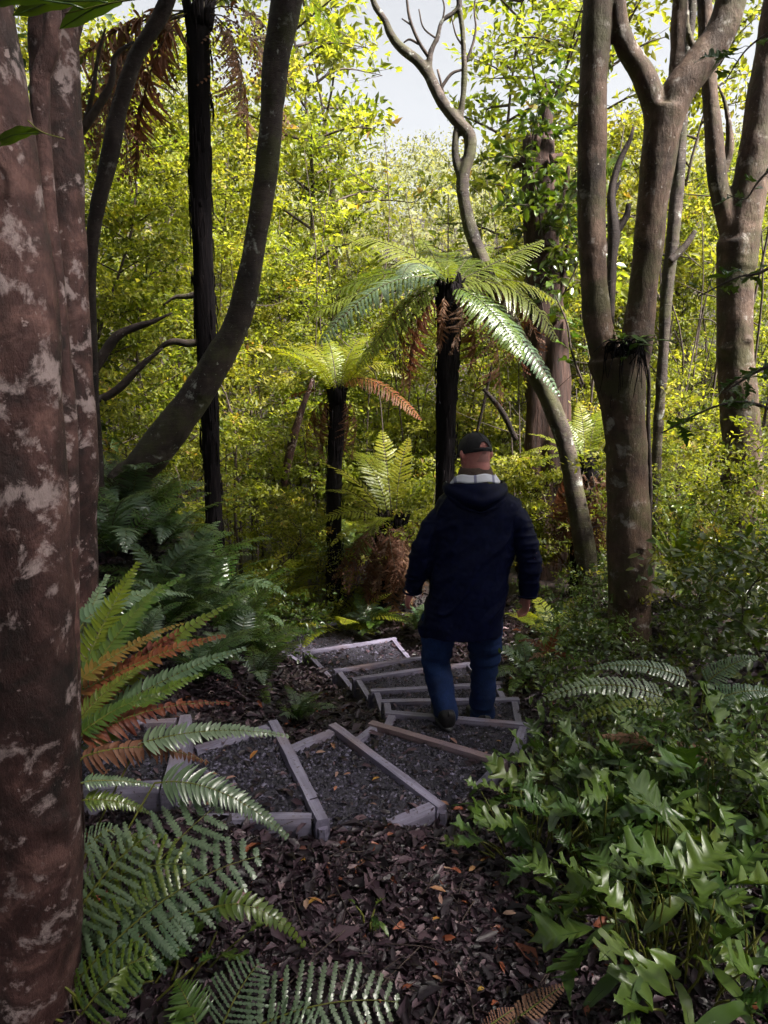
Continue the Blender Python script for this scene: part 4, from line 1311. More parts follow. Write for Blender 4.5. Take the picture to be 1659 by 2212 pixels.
# bush at the sides and unseen behind, added and raised to shade the foreground
mb = MB()
for xr, yr, nn in (((-11, -2.8), (-4, 9), 26000), ((3.2, 11), (-4, 3.5), 32000), ((-10, 10), (-9, -1.6), 30000)):
    P, D, N, LL, c = mass(nn, xr, yr, lambda x, y: 6.5 + 3 * (x > 3), .2, c0=.3)
    leaves(mb, P, D, N, LL, LL * .5, c * .6, .18, .12)
part('bush_around_shade', mb, M['canopy'], kind='stuff')['label'] = 'dark bush around the path, its unseen mass added to shade the foreground'
mb = MB()
for k in range(120):                                  # thin dark stems in the gully
    u, Yd = random.uniform(180, 1640), random.uniform(8.2, 12)
    x = at(u, 900, Yd)[0]
    if abs(x - .9) < .5 and Yd < 9: continue
    g0 = gz(x, Yd)
    H = random.uniform(1.8, 5.5)
    a, b = random.gauss(0, .35), random.gauss(0, .3)
    pts = [(x, Yd, g0 - .1), (x + a * .3, Yd + b * .3, g0 + H * .4), (x + a * .6 + random.gauss(0, .1), Yd + b, g0 + H * .75), (x + a, Yd + b, g0 + H)]
    r = random.uniform(.008, .022)
    tube(mb, pts, [r, r * .8, r * .6, r * .3], 12, 5, bump=.1)
    for q in range(random.randint(1, 4)):
        p = catmull(pts, 20)[random.randint(6, 17)]
        e = p + np.array([random.gauss(0, .5), random.gauss(0, .4), random.uniform(.1, .7)])
        tube(mb, [p, (p + e) / 2 + rng.normal(0, .05, 3), e], [r * .5, r * .4, r * .15], 8, 4)
part('bush_stems', mb, M['twig'], kind='stuff')['label'] = 'thin dark stems and twigs tangled through the bush'

# single limbs and fallen branches one can pick out
def limb(name, label, cat, rows_list, Y, mat, group=None, bump=.12):
    P0 = pxp(rows_list[0], Y)
    root = thing(name, label, cat, P0[0, :3], 0, group)
    for k, rows in enumerate(rows_list):
        mb = MB()
        tube(mb, pxp(rows, Y), n=18, sides=9, bump=bump, seed=k)
        part('limb', mb.shift(P0[0, :3]), M[mat], root)
    return root
limb('dead_branch', 'dark dead branch slanting up between the left trunks and the black trunk', 'branch', [[(188, 820, 22), (215, 780, 22), (250, 730, 22), (285, 710, 18), (330, 695, 11), (372, 676, 3)], [(190, 875, 18), (250, 845, 18), (305, 790, 14), (352, 752, 4)]], 6.4, 'bark_dark')
limb('dead_branch', 'short knobbly grey branch left of the black trunk', 'branch', [[(436, 738, 16), (405, 742, 17), (372, 738, 15), (345, 752, 9), (318, 778, 3)], [(440, 630, 14), (405, 640, 13), (378, 642, 8), (352, 660, 3)]], 6.9, 'bark_grey')
limb('dead_sapling', 'jagged dead sapling standing left of the right limb of the forked tree', 'dead tree', [[(1318, 700, 18), (1322, 560, 22), (1326, 500, 26), (1320, 420, 18), (1338, 350, 14), (1362, 300, 10), (1368, 275, 6)], [(1326, 510, 16), (1352, 470, 14), (1358, 440, 10)], [(1322, 430, 12), (1332, 405, 10), (1340, 390, 6)]], 7.4, 'bark_dark')
limb('leaning_stem', 'pale reddish leaning stem left of the small tree fern', 'sapling', [[(612, 1050, 16), (630, 960, 18), (650, 890, 14), (672, 830, 10), (680, 790, 6)]], 9.0, 'bark_near')
limb('dead_branch', 'thin dark stick leaning against the tall tree fern at right', 'branch', [[(1115, 950, 12), (1085, 890, 12), (1045, 840, 9)], [(1030, 935, 7), (1050, 850, 7), (1062, 790, 5)]], 7.3, 'bark_dark')
limb('fallen_branch', 'dark fallen branch on the ground right of the steps', 'branch', [[(1148, 1625, 12), (1200, 1600, 14), (1260, 1575, 10), (1300, 1565, 6)]], 3.55, 'bark_dark')

# ================================================================== ferns on the left bank
def ground_fern(label, u, v, Y, n, protos, sc, name='fern', az0=None, tilt=(0, 40), group=None, zoff=None):
    p = at(u, v, Y)
    g0 = gz(p[0], p[1])
    root = thing(name, label, 'fern', (p[0], p[1], g0), 0, group)
    h = max(0, p[2] - g0)
    h = min(h, .1)
    if h > .12:
        part('trunk', fern_trunk_mesh(np.array([(0, 0, -.1, .07), (0, 0, h * .5, .055), (0, 0, h, .05)]), int(u)), M['fern_trunk'], root)
    else: h = .02
    for k in range(n):
        az = (k / n * 360 + random.uniform(-20, 20)) if az0 is None else az0 + random.uniform(-75, 75)
        put_frond(protos[k % len(protos)], root, (0, 0, h), R(az), R(random.uniform(*tilt)), sc * random.uniform(.75, 1.1), random.gauss(0, .2))
    return root
gb = 'dark ferns crowding the left bank'
GLZ = [DARK_FRONDS[2]]
for lab, u, v, Yd, n, pr, sc in [
    ('dark glossy fern on the left bank at the foot of the second trunk', 262, 1180, 4.3, 10, DARK_FRONDS, .62),
    ('dark fern with pale arching frond below the curved trunk base', 330, 1130, 4.7, 11, DARK_FRONDS, .75),
    ('upright green fern on the bank under the black trunk', 430, 1110, 5.2, 10, DARK_FRONDS, .62),
    ('upright green fern right of the black trunk foot', 505, 1105, 5.4, 11, DARK_FRONDS, .6),
    ('dark fern hanging over the hollow in the left bank', 400, 1230, 4.6, 9, DARK_FRONDS, .6),
    ('dark fern hanging over the far steps', 500, 1240, 5.0, 10, DARK_FRONDS, .55),
    ('glossy fern with a pale frond reaching right above the far steps', 545, 1165, 5.9, 10, DARK_FRONDS, .62),
    ('fern on the crest of the left bank behind the curved trunk', 250, 1010, 5.6, 10, DARK_FRONDS, .8),
    ('small fern crouching between the left bank and the low stump fern', 712, 1150, 9.0, 9, DARK_FRONDS, .6),
    ('dark fern low on the bank under the curved trunk', 350, 1215, 4.4, 10, DARK_FRONDS, .6),
    ('dark fern in the hollow between the bank and the orange frond', 300, 1290, 3.7, 10, DARK_FRONDS, .5),
    ('green fern tuft above the orange frond', 420, 1310, 3.8, 10, DARK_FRONDS, .45),
    ('fern beneath the glossy bank ferns, above the inner bend', 470, 1360, 4.0, 11, DARK_FRONDS, .42),
    ('fern on the bank crest left of the black trunk', 380, 1060, 5.9, 10, DARK_FRONDS, .7),
    ('fern on the bank crest right of the black trunk', 560, 1085, 6.3, 10, DARK_FRONDS, .65),
    ('fern on the slope behind the far steps', 480, 1125, 7.4, 10, DARK_FRONDS, .7),
    ('fern at the foot of the small tree fern, left side', 655, 1110, 9.8, 10, LIME_FRONDS, .75),
    ('fern at the foot of the small tree fern, right side', 770, 1110, 8.6, 10, TREE_FRONDS, .5),
    ('bright fern low in front of the small tree fern trunk', 745, 1090, 7.75, 12, LIME_FRONDS, .8),
    ('bright fern behind the far end of the steps', 600, 1130, 10.6, 11, LIME_FRONDS, .9),
    ('large fern hiding the foot of the black trunk at left', 455, 1090, 6.1, 12, DARK_FRONDS, .95),
    ('large green fern right of the hidden black trunk foot', 515, 1110, 6.3, 12, DARK_FRONDS, .85),
    ('green fern low on the bank left of the far steps', 420, 1170, 5.5, 12, DARK_FRONDS, .7),
    ('tall lime fern between the black trunk and the small tree fern', 590, 1060, 8.2, 12, LIME_FRONDS, .9),
    ('lime fern behind the bend of the far steps', 540, 1060, 9.2, 12, LIME_FRONDS, 1.0),
    ('low dark fern in front of the stump fern trunk', 800, 1270, 7.6, 10, DARK_FRONDS, .5),
    ('low dark fern left of the stump fern trunk', 750, 1230, 8.6, 11, DARK_FRONDS, .55),
    ('low fern between the stump fern and the legs of the man', 905, 1300, 7.3, 10, DARK_FRONDS, .45),
    ('fern high on the bank beside the second left trunk', 240, 1085, 4.9, 10, DARK_FRONDS, .8),
    ('fern in front of the curved trunk base', 340, 1010, 5.3, 11, DARK_FRONDS, .75),
    ('fern left of the curved trunk base', 265, 985, 5.5, 10, DARK_FRONDS, .8),
    ('fern between the curved trunk foot and the black trunk foot', 450, 1030, 5.9, 11, DARK_FRONDS, .75),
    ('bushy fern right beside the far steps on the left', 545, 1375, 4.3, 13, DARK_FRONDS, .48),
    ('small fern tuft hanging beside the step left of the man', 640, 1440, 4.1, 8, DARK_FRONDS, .34),
    ('small dark fern at the edge of the far steps before the stump fern', 800, 1345, 7.4, 8, DARK_FRONDS, .28),
    ('green fern standing behind the legs of the man at right', 1150, 1290, 5.2, 11, DARK_FRONDS, .5),
    ('fern with pale striped frond at the foot of the crooked tree', 1215, 1260, 5.9, 10, LIME_FRONDS, .5),
    ('lime fern behind the right elbow of the man', 1190, 1180, 6.6, 9, LIME_FRONDS, .5),
    ('fern showing behind the forked trunk at its right side', 1460, 1010, 7.5, 10, TREE_FRONDS, .5),
]:
    ground_fern(lab, u, v, Yd, n, pr, sc)
# rosette fern with broad upright straps at right
p = at(1465, 1245, 5.9)
root = thing('strap_fern', 'rosette of upright strap-like fronds right of the forked trunk', 'fern', (p[0], p[1], gz(p[0], p[1])), 0)
for k in range(17):
    ml, mr = MB(), MB()
    az = k / 17 * 6.28 + random.gauss(0, .15)
    L = random.uniform(.45, .7)
    frond(ml, mr, arch(L, R(random.uniform(55, 84)), R(random.uniform(15, 60)), 14), .055, 22, 'simple', prof='lance', base_rnd=random.uniform(.2, .7), droop=.1, lean=.5, t0=.06, rach=.004)
    c, s = math.cos(az), math.sin(az)
    for m_ in (ml, mr): m_.V = [np.stack([v[:, 0] * c - v[:, 1] * s, v[:, 0] * s + v[:, 1] * c, v[:, 2] + max(0, p[2] - gz(p[0], p[1]))], 1) for v in m_.V]
    join_frond('frond', ml, mr, M['treefern'], M['rachis_green'], root)

# ================================================================== foreground ferns at left, frond by frond
def px_fern(label, root_uvY, fronds, name='fern', group=None):
    p = at(*root_uvY)
    base = np.array([p[0], p[1], gz(p[0], p[1])])
    root = thing(name, label, 'fern', base, 0, group)
    for f in fronds:
        b, e = at(*f['b']), at(*f['t'])
        a = f.get('arch', .12)
        L = np.linalg.norm(e - b)
        ctl = (b + e) / 2 + np.array([0, f.get('yy', 0), a * L * 2])
        C = bez(b, ctl, e, 30)
        if f.get('stalk', True):
            st = catmull(np.array([base + [0, 0, .01], (base + b) / 2 + [0, 0, .02], b]), 8)
            C = np.vstack([st[:-1], C])
            Ls = np.linalg.norm(np.diff(st, axis=0), axis=1).sum()
            t0 = (Ls + .02) / (Ls + L * 1.02)
        else: t0 = .03
        ml, mr = MB(), MB()
        frond(ml, mr, C - base, f['p'] * pxm(f['b'][2]), f.get('n', 24), f.get('s', 'simple'), up=f.get('up', (0, -.6, 1)), t0=t0, droop=f.get('d', .2), lean=f.get('ln', .25),
              base_rnd=f.get('c', .5), rough=f.get('r', .05), gap=f.get('g', 0), prof=f.get('pf', 'lance'), pw=f.get('pw'), roll=f.get('roll', 0), rach=.0035)
        join_frond('frond', ml, mr, M[f.get('m', 'ferndark')], M[f.get('rm', 'rachis_green')], root, label=f.get('lab'))
    return root
px_fern('sword fern by the left trunk with a yellow-green upright frond', (150, 1640, 2.35), [
    dict(b=(182, 1440, 2.35), t=(302, 1212, 2.6), p=72, n=26, m='fernlime', c=.25, arch=.05, lab='yellow-green upright frond'),
    dict(b=(170, 1500, 2.3), t=(350, 1262, 2.5), p=60, n=26, m='ferndark', c=.7, arch=.06),
    dict(b=(165, 1400, 2.5), t=(235, 1240, 2.7), p=60, n=20, m='fernglaze', c=.7, arch=.06),
    dict(b=(168, 1560, 2.3), t=(505, 1302, 2.6), p=52, n=30, m='treefern', c=.8, arch=.06, g=.05),
    dict(b=(168, 1350, 2.5), t=(420, 1290, 2.9), p=52, n=26, m='fernglaze', c=.5, arch=.12)])
px_fern('fern by the left trunk with an orange-brown dying frond across it', (150, 1700, 2.25), [
    dict(b=(165, 1500, 2.25), t=(492, 1372, 2.45), p=48, n=30, m='fernorange', c=.72, arch=.05, r=.12, lab='orange-brown dying frond'),
    dict(b=(170, 1470, 2.2), t=(400, 1345, 2.45), p=42, n=24, m='fernorange', c=.3, arch=.05, r=.1),
    dict(b=(165, 1590, 2.2), t=(535, 1400, 2.45), p=56, n=34, m='fernglaze', c=.6, arch=.06),
    dict(b=(165, 1620, 2.15), t=(440, 1455, 2.35), p=58, n=30, m='ferndark', c=.85, arch=.06),
    dict(b=(165, 1560, 2.15), t=(330, 1430, 2.3), p=50, n=24, m='treefern', c=.6, arch=.08),
    dict(b=(168, 1540, 2.25), t=(470, 1330, 2.6), p=46, n=26, m='fernorange', c=.95, arch=.07, r=.15),
    dict(b=(168, 1480, 2.4), t=(400, 1240, 2.7), p=54, n=26, m='ferndark', c=.5, arch=.08),
    dict(b=(168, 1600, 2.1), t=(500, 1520, 2.3), p=46, n=26, m='fernorange', c=.9, arch=.09, d=.5, r=.15)])
px_fern('fern sending a pale glossy frond over the leftmost step', (150, 1760, 2.05), [
    dict(b=(300, 1606, 2.1), t=(628, 1592, 2.25), p=46, n=30, m='fernglaze', c=.9, arch=.07, lab='pale glossy frond'),
    dict(b=(165, 1640, 2.05), t=(452, 1648, 2.15), p=50, n=26, m='fernbrown', c=.55, arch=.12, d=.9, r=.12, lab='red-brown dead frond with hanging leaflets'),
    dict(b=(168, 1590, 2.1), t=(360, 1500, 2.2), p=50, n=24, m='ferndark', c=.5, arch=.1),
    dict(b=(170, 1690, 2.0), t=(345, 1702, 2.1), p=30, n=22, m='fernglaze', c=.7, arch=.06),
    dict(b=(170, 1730, 2.0), t=(330, 1760, 2.05), p=40, n=18, m='ferndark', c=.8, arch=.1)])
px_fern('large fern in the left foreground with broad pale double-cut fronds', (130, 2050, 1.75), [
    dict(b=(335, 1690, 1.95), t=(625, 1812, 1.95), p=66, n=30, m='fernglaze', c=.6, arch=.14, pf='lance'),
    dict(b=(190, 2090, 1.66), t=(470, 1740, 1.95), p=165, n=13, s='bi', m='fernglaze', c=.7, arch=.10, pf='tri2', pw=.011, ln=.05, d=.12),
    dict(b=(150, 2000, 1.7), t=(330, 1800, 1.85), p=120, n=11, s='bi', m='fernglaze', c=.8, arch=.12, pf='tri2', pw=.011, ln=.1, d=.15),
    dict(b=(160, 2170, 1.6), t=(430, 1960, 1.72), p=120, n=12, s='bi', m='fernglaze', c=.55, arch=.12, pf='tri2', pw=.011, ln=.1, d=.2),
    dict(b=(165, 2120, 1.62), t=(560, 1850, 1.85), p=150, n=15, s='bi', m='fernglaze', c=.85, arch=.12, pf='tri2', pw=.011, ln=.1, d=.15),
    dict(b=(170, 1950, 1.75), t=(420, 1870, 1.8), p=110, n=14, s='bi', m='ferndark', c=.9, arch=.14, pf='tri2', pw=.011, ln=.1, d=.2),
    dict(b=(170, 2200, 1.55), t=(330, 2060, 1.62), p=100, n=12, s='bi', m='ferndark', c=.8, arch=.14, pf='tri2', pw=.011, ln=.1, d=.2),
    dict(b=(165, 1850, 1.85), t=(250, 1790, 1.9), p=60, n=10, s='bi', m='fernglaze', c=.6, arch=.12, pf='tri2', pw=.011),
    dict(b=(450, 1965, 1.7), t=(660, 2045, 1.7), p=60, n=16, m='ferndark', c=.8, arch=.22, pf='lance')])
px_fern('fern with fine double-cut fronds at the bottom edge, left of the bare litter', (420, 2290, 1.5), [
    dict(b=(520, 2235, 1.52), t=(860, 2165, 1.62), p=120, n=14, s='bi', m='fernglaze', c=.75, arch=.10, pf='tri2', pw=.010, ln=.2, d=.15),
    dict(b=(470, 2240, 1.5), t=(560, 2080, 1.62), p=90, n=12, s='bi', m='fernglaze', c=.6, arch=.12, pf='tri2', pw=.010),
    dict(b=(430, 2230, 1.5), t=(380, 2120, 1.6), p=70, n=12, m='ferndark', c=.6, arch=.12),
    dict(b=(560, 2260, 1.5), t=(700, 2230, 1.52), p=90, n=10, s='bi', m='fernglaze', c=.6, arch=.16, pf='tri2', pw=.010)])
px_fern('small yellowing fern tuft under the large left foreground fern', (250, 1880, 1.95), [
    dict(b=(270, 1800, 1.95), t=(318, 1870, 1.93), p=22, n=12, m='fernlime', c=.1, arch=.3),
    dict(b=(255, 1800, 1.95), t=(190, 1850, 1.95), p=22, n=12, m='fernlime', c=.05, arch=.3)])
# right side pale fronds
px_fern('pale ferns leaning out over the litter right of the man', (1500, 1640, 3.1), [
    dict(b=(1490, 1470, 3.2), t=(1262, 1448, 3.2), p=36, n=26, s='bi', m='fernglaze', c=.8, arch=.10, pf='tree', pw=.012),
    dict(b=(1440, 1510, 3.1), t=(1160, 1518, 3.05), p=44, n=26, s='bi', m='fernglaze', c=.9, arch=.13, pf='tree', pw=.012),
    dict(b=(1480, 1540, 3.0), t=(1240, 1560, 3.0), p=40, n=22, s='bi', m='treefern', c=.8, arch=.12, pf='tree', pw=.012),
    dict(b=(1520, 1480, 3.0), t=(1640, 1420, 3.0), p=60, n=22, s='bi', m='fernglaze', c=.5, arch=.12, pf='tree', pw=.012),
    dict(b=(1530, 1520, 2.9), t=(1680, 1500, 2.9), p=60, n=22, s='bi', m='fernglaze', c=.4, arch=.12, pf='tree', pw=.012)])
px_fern('faded tan dying frond lying across the right undergrowth', (1560, 1700, 2.6), [
    dict(b=(1535, 1640, 2.65), t=(1290, 1590, 2.7), p=44, n=24, m='fernbrown', c=1.0, arch=.06, d=.5, r=.1, pf='lance')])
px_fern('dead rusty frond lying on the litter at the bottom edge', (1080, 2260, 1.55), [
    dict(b=(1075, 2235, 1.56), t=(1225, 2125, 1.66), p=42, n=22, s='bi', m='fernbrown', c=.95, arch=.03, pf='tree', pw=.008, stalk=False, d=.1),
    dict(b=(1040, 2230, 1.55), t=(1110, 2180, 1.6), p=34, n=14, s='bi', m='fernbrown', c=.8, arch=.03, pf='tree', pw=.008, stalk=False, d=.1)], 'dead_frond')
px_fern('rusty dead fern tuft on the ground right behind the man', (1185, 1420, 4.6), [
    dict(b=(1185, 1415, 4.6), t=(1120, 1385, 4.6), p=20, n=14, m='fernorange', c=.9, arch=.2, r=.2), dict(b=(1185, 1415, 4.6), t=(1215, 1345, 4.7), p=20, n=14, m='fernorange', c=.85, arch=.2, r=.2),
    dict(b=(1190, 1420, 4.55), t=(1240, 1425, 4.5), p=20, n=12, m='fernorange', c=.95, arch=.2, r=.2), dict(b=(1180, 1420, 4.6), t=(1140, 1430, 4.5), p=20, n=12, m='fernbrown', c=.7, arch=.2, r=.2)], 'dead_frond')

# ================================================================== lobed-leaf plants at right and elsewhere
def lp(label, u, v, n, size, spread, **kw):
    z = -.1
    for _ in range(6):
        p = onz(u, v, z)
        z = gz(p[0], p[1])
    return leaf_plant('lobed_leaf_plant', label, 'plant', (p[0], p[1], z), n, size, spread, 'glossy lobed leaf plants in the right undergrowth', **kw)
for lab, u, v, n, s, sp in [
    ('glossy lobed plant reaching over the corner of the front steps', 1170, 1770, 18, .30, .22),
    ('glossy lobed plant at the edge of the litter below the front step corner', 1140, 1850, 18, .26, .2),
    ('bright lobed plant right of the front step corner', 1270, 1760, 18, .34, .24),
    ('lobed plant under the faded tan frond', 1370, 1800, 20, .36, .26),
    ('lobed plant in the thick of the right undergrowth', 1300, 1890, 20, .32, .26),
    ('shaded lobed plant low in the right undergrowth', 1430, 1950, 20, .34, .28),
    ('tall lobed plant near the right edge beneath dark stems', 1540, 1860, 20, .40, .28),
    ('dark lobed plant near the bottom right corner', 1540, 2080, 14, .4, .28),
    ('drooping dark plant at the bottom right', 1400, 2120, 10, .34, .24),
    ('lobed plant at the right frame edge, midway down', 1640, 1930, 14, .46, .26),
    ('lobed plant right edge below the pale ferns', 1620, 1720, 14, .45, .28),
    ('lobed plant behind the faded tan frond', 1440, 1660, 12, .35, .26),
    ('lobed plant spilling toward the litter below the bright one', 1210, 1850, 16, .28, .22),
    ('broad lobed plant under the arching dark stems', 1480, 1780, 18, .36, .26),
    ('lobed plant low beside the dark hollow at right', 1350, 2010, 16, .28, .24),
    ('lobed plant in the shade left of the bottom right corner', 1480, 2150, 16, .32, .24),
    ('lobed plant below the dark fallen branch', 1260, 1670, 16, .30, .22),
    ('lobed plant in the very bottom right corner', 1640, 2180, 12, .36, .24)]:
    lp(lab, u, v, int(n * 1.6), s, sp)
lp('single pale lobed seedling in the litter left of the right undergrowth', 1195, 2010, 4, .16, .03, elev=(50, 80))
lp('small dark leafed seedling in the middle of the litter', 800, 2010, 5, .13, .05, elev=(5, 25))
lp('small leafy seedling on the litter right of the rear steps', 1165, 1450, 6, .2, .06)
lp('leafy seedlings under the large left fern at the bottom', 330, 2140, 14, .2, .22)
lp('glossy seedlings left of the bottom edge fern', 230, 2180, 14, .22, .2)
lp('small seedling beside the fern at the inner bend of the steps', 580, 1500, 5, .12, .05, elev=(5, 30))

# upright shrubs with small glossy leaves
LS = [sapling_meshes(151, 1.5, .55, 22, 1900, .055, 'bush', .08, .55, r0=.01, six=True), sapling_meshes(152, 2.1, .6, 24, 2200, .06, 'bush', .12, .6, r0=.012, six=True)]
SH = [sapling_meshes(141, .75, .4, 16, 900, .05, 'shrub', .08, .5, r0=.008, six=True), sapling_meshes(142, .55, .42, 14, 800, .045, 'shrub', .05, .35, r0=.007, six=True), sapling_meshes(143, 1.2, .5, 20, 1100, .055, 'shrub', .1, .6, r0=.01, six=True)]
for lab, u, v, k, sc in [
    ('small glossy shrub among the lobed plants near the front step corner', 1230, 1700, 1, .7), ('small glossy shrub under the pale ferns at right', 1340, 1640, 1, .8), ('small glossy shrub deep in the right undergrowth', 1420, 1760, 0, .6), ('small glossy shrub at right below the faded tan frond', 1500, 1720, 1, .8), ('small glossy shrub at the right edge of the undergrowth', 1600, 1820, 0, .7),
    ('low glossy shrub at the foot of the forked trunk, left side', 1290, 1400, 1, .6), ('low glossy shrub in front of the forked trunk', 1385, 1440, 1, .6), ('leafy shrub right of the forked trunk foot', 1480, 1400, 0, .7),
    ('leafy shrub right of the rosette fern', 1580, 1330, 2, .9), ('bright shrub at the right edge at knee height', 1640, 1420, 0, 1.2), ('leafy shrub before the pale fern fronds', 1400, 1530, 1, 1.0),
    ('leafy shrub beneath the right edge trunk', 1620, 1220, 2, .9), ('small shrub beside the path where the litter ends', 1240, 1470, 1, .7), ('tangled shrub behind the pale ferns at right', 1540, 1470, 0, 1.0),
    ('leafy shrub behind the rosette fern', 1500, 1180, 2, .85), ('low shrub behind the right hand of the man', 1195, 1340, 1, .9), ('shrub between the forked trunk and the crooked tree foot', 1300, 1300, 0, .7),
    ('low shrub on the bank above the far steps', 560, 1250, 1, 1.0), ('shrub on the bank left of the black trunk foot', 300, 1180, 2, .8), ('leafy shrub right of the curved trunk foot', 560, 1120, 2, .75),
    ('leafy shrub at the right edge above the undergrowth', 1640, 1580, 0, 1.3)]:
    z = -.4
    for _ in range(8):
        p = onz(u, v, z)
        z = gz(p[0], p[1])
        if p[1] > 9: p = at(u, v, 6.5); z = gz(p[0], p[1]); break
    root = thing('shrub', lab, 'shrub', (p[0], p[1], z - .02), random.random() * 6.28, 'small glossy leaved shrubs of the undergrowth', sc)
    part('stem', SH[k][0], None, root)
    part('foliage', SH[k][1], None, root, kind='stuff')

for lab, u, Yd, k, sc in [
    ('lime shrub just right of the forked trunk, behind the rosette fern', 1445, 6.6, 0, .9), ('tall lime shrub between the forked trunk and the right edge tree', 1500, 7.2, 1, 1.0),
    ('lime shrub in front of the right edge tree foot', 1560, 5.6, 0, .85), ('lime shrub at the frame edge under the right edge tree', 1650, 5.4, 1, .75), ('lime shrub left of the forked trunk, beside the crooked tree', 1310, 7.9, 0, .9),
    ('lime shrub behind the small tree fern at left', 640, 9.8, 1, .85), ('lime shrub right behind the small tree fern', 790, 9.6, 1, .8), ('lime shrub left of the tall fern trunk behind the stump fern', 880, 8.0, 0, .9),
    ('lime shrub right of the tall fern trunk', 1060, 8.0, 1, .75), ('lime shrub between curved trunk and small tree fern', 560, 8.0, 1, .8), ('lime shrub behind the bank ferns at left', 320, 7.2, 1, .8),
    ('low lime shrub hiding the foot of the small tree fern', 728, 8.0, 0, .62), ('low lime shrub left of the small tree fern foot', 690, 8.5, 0, .7)]:
    x = at(u, 1100, Yd)[0]
    root = thing('shrub', lab, 'shrub', (x, Yd, gz(x, Yd) - .03), random.random() * 6.28, 'lime leaved shrubs behind the path', sc)
    part('stem', LS[k][0], None, root)
    part('foliage', LS[k][1], None, root, kind='stuff')

# branches with narrow lobed leaves reaching in from the right
for lab, rows, n, sc, Yd in [('leafy branch reaching in from the right edge at head height', [(1690, 560, 8), (1640, 590, 7), (1590, 600, 5), (1510, 640, 3)], 13, .42, 4.0),
                             ('leafy branch reaching in from the right edge over the last trunk', [(1690, 780, 8), (1640, 800, 7), (1590, 830, 5), (1560, 850, 3)], 11, .45, 3.8),
                             ('arching branch with narrow lobed leaves right of the forked trunk', [(1700, 900, 8), (1620, 870, 7), (1540, 880, 5), (1430, 935, 3)], 14, .45, 4.2),
                             ('leafy branch reaching in high at the right edge', [(1700, 50, 8), (1660, 70, 6), (1610, 110, 4), (1570, 170, 3)], 7, .45, 4.0),
                             ('branch with sparse leaves at the right edge below the high one', [(1700, 330, 7), (1640, 390, 5), (1610, 430, 3), (1570, 420, 2)], 8, .35, 4.2),
                             ('branch of narrow lobed leaves left of the forked trunk fork', [(1260, 830, 5), (1235, 760, 5), (1225, 700, 4), (1200, 640, 3)], 12, .55, 6.6)]:
    Pw = pxp(rows, Yd)
    root = thing('leafy_branch', lab, 'branch', Pw[0, :3])
    mb = MB()
    tube(mb, Pw, n=20, sides=6)
    part('stem', mb.shift(Pw[0, :3]), M['twig'], root)
    C = catmull(Pw, 40)
    for k in range(n):
        c = C[int(8 + 31 * k / n)][:3] - Pw[0, :3]
        q = Quaternion((0, 0, 1), random.random() * 6.28) @ Quaternion((0, 1, 0), R(random.uniform(-30, 35))) @ Quaternion((1, 0, 0), random.gauss(0, .5))
        part('leaf', random.choice(LOBED[2:6]), None, root, loc=c, rot=q, scale=sc * random.uniform(.8, 1.3))
# near leaves hanging at the top left
for lab, rows, n, sc, Yd in [('dark leaf spray hanging across the top left corner, close to the camera', [(380, -60, 4), (320, -10, 4), (230, 8, 3), (140, 30, 2)], 3, .55, 1.25), ('small leaf spray in front of the second left trunk', [(60, 260, 3), (90, 285, 3), (140, 300, 2)], 2, .4, 1.5)]:
    Pw = pxp(rows, Yd)
    root = thing('leafy_branch', lab, 'branch', Pw[0, :3])
    mb = MB()
    tube(mb, Pw, n=14, sides=5)
    part('stem', mb.shift(Pw[0, :3]), M['rachis_green'], root)
    C = catmull(Pw, 20)
    for k in range(n):
        c = C[8 + 4 * k][:3] - Pw[0, :3]
        q = Quaternion((0, 0, 1), R(180 + 25 * (k - 1))) @ Quaternion((1, 0, 0), R(35))
        part('leaf', LOBED[5], None, root, loc=c, rot=q, scale=sc)

# perching plant in the fork
p = at(1345, 760, Y9 - .15)
root = thing('perching_plant', 'dark tangle of roots and strap leaves perched in the tree fork', 'plant', p)
mb = MB()
for k in range(46):
    a = random.random() * 6.28
    d = np.array([math.cos(a), math.sin(a) * .5 - .3, 0])
    e = d * random.uniform(.08, .24) + [0, 0, random.uniform(-.4, .12)]
    tube(mb, [rng.normal(0, .04, 3), d * .12 + [0, 0, random.uniform(0, .1)], e], [.005, .005, .002], 7, 4)
part('root_tangle', mb, M['fern_trunk'], root)
for k in range(12):
    a = random.random() * 6.28
    part('leaf', LOBED[5 + k % 2], None, root, loc=rng.normal(0, .05, 3), rot=Quaternion((0, 0, 1), a) @ Quaternion((0, 1, 0), R(random.uniform(-60, 20))), scale=random.uniform(.6, 1.0))
# vine stems climbing the forked trunk
limb('vine', 'dark vine climbing the right side of the forked trunk', 'vine', [[(1402, 1180, 9), (1405, 1050, 9), (1400, 920, 9), (1402, 820, 8), (1395, 760, 6)]], Y9 - .02, 'bark_dark')

# ================================================================== single fallen leaves lying on the treads
M['fallen'] = leaf_mat('fallen_leaf', [(0, (.32, .16, .03)), (.4, (.28, .13, .08)), (.7, (.26, .17, .14)), (1, (.2, .06, .03))], .4, .15, (1.2, 1.1, .7), .5, 20)
one = MB()
leaves6(one, [(0, 0, 0)], [(1, 0, .1)], [(0, 0, 1)], [1.], [.4], [.5], .25, .12)
LEAFM = []
for c in (.0, .3, .6, .9):
    m1 = MB()
    leaves6(m1, [(0, 0, 0)], [(1, 0, .1)], [(0, 0, 1)], [1.], [.42], [c], .25, .14)
    m_ = m1.mesh('fallen_leaf')
    m_.materials.append(M['fallen'])
    LEAFM.append(m_)
cname = ['yellow', 'orange tan', 'pale brown', 'rust red']
tread_names = ['leftmost step', 'square-cornered step', 'diagonal step', 'reddish-edged step', 'rear shoe step', 'front shoe step', 'step behind shins', 'step behind knee', 'open-sided step']
place3 = ['near its left end', 'in its middle', 'near its right end']
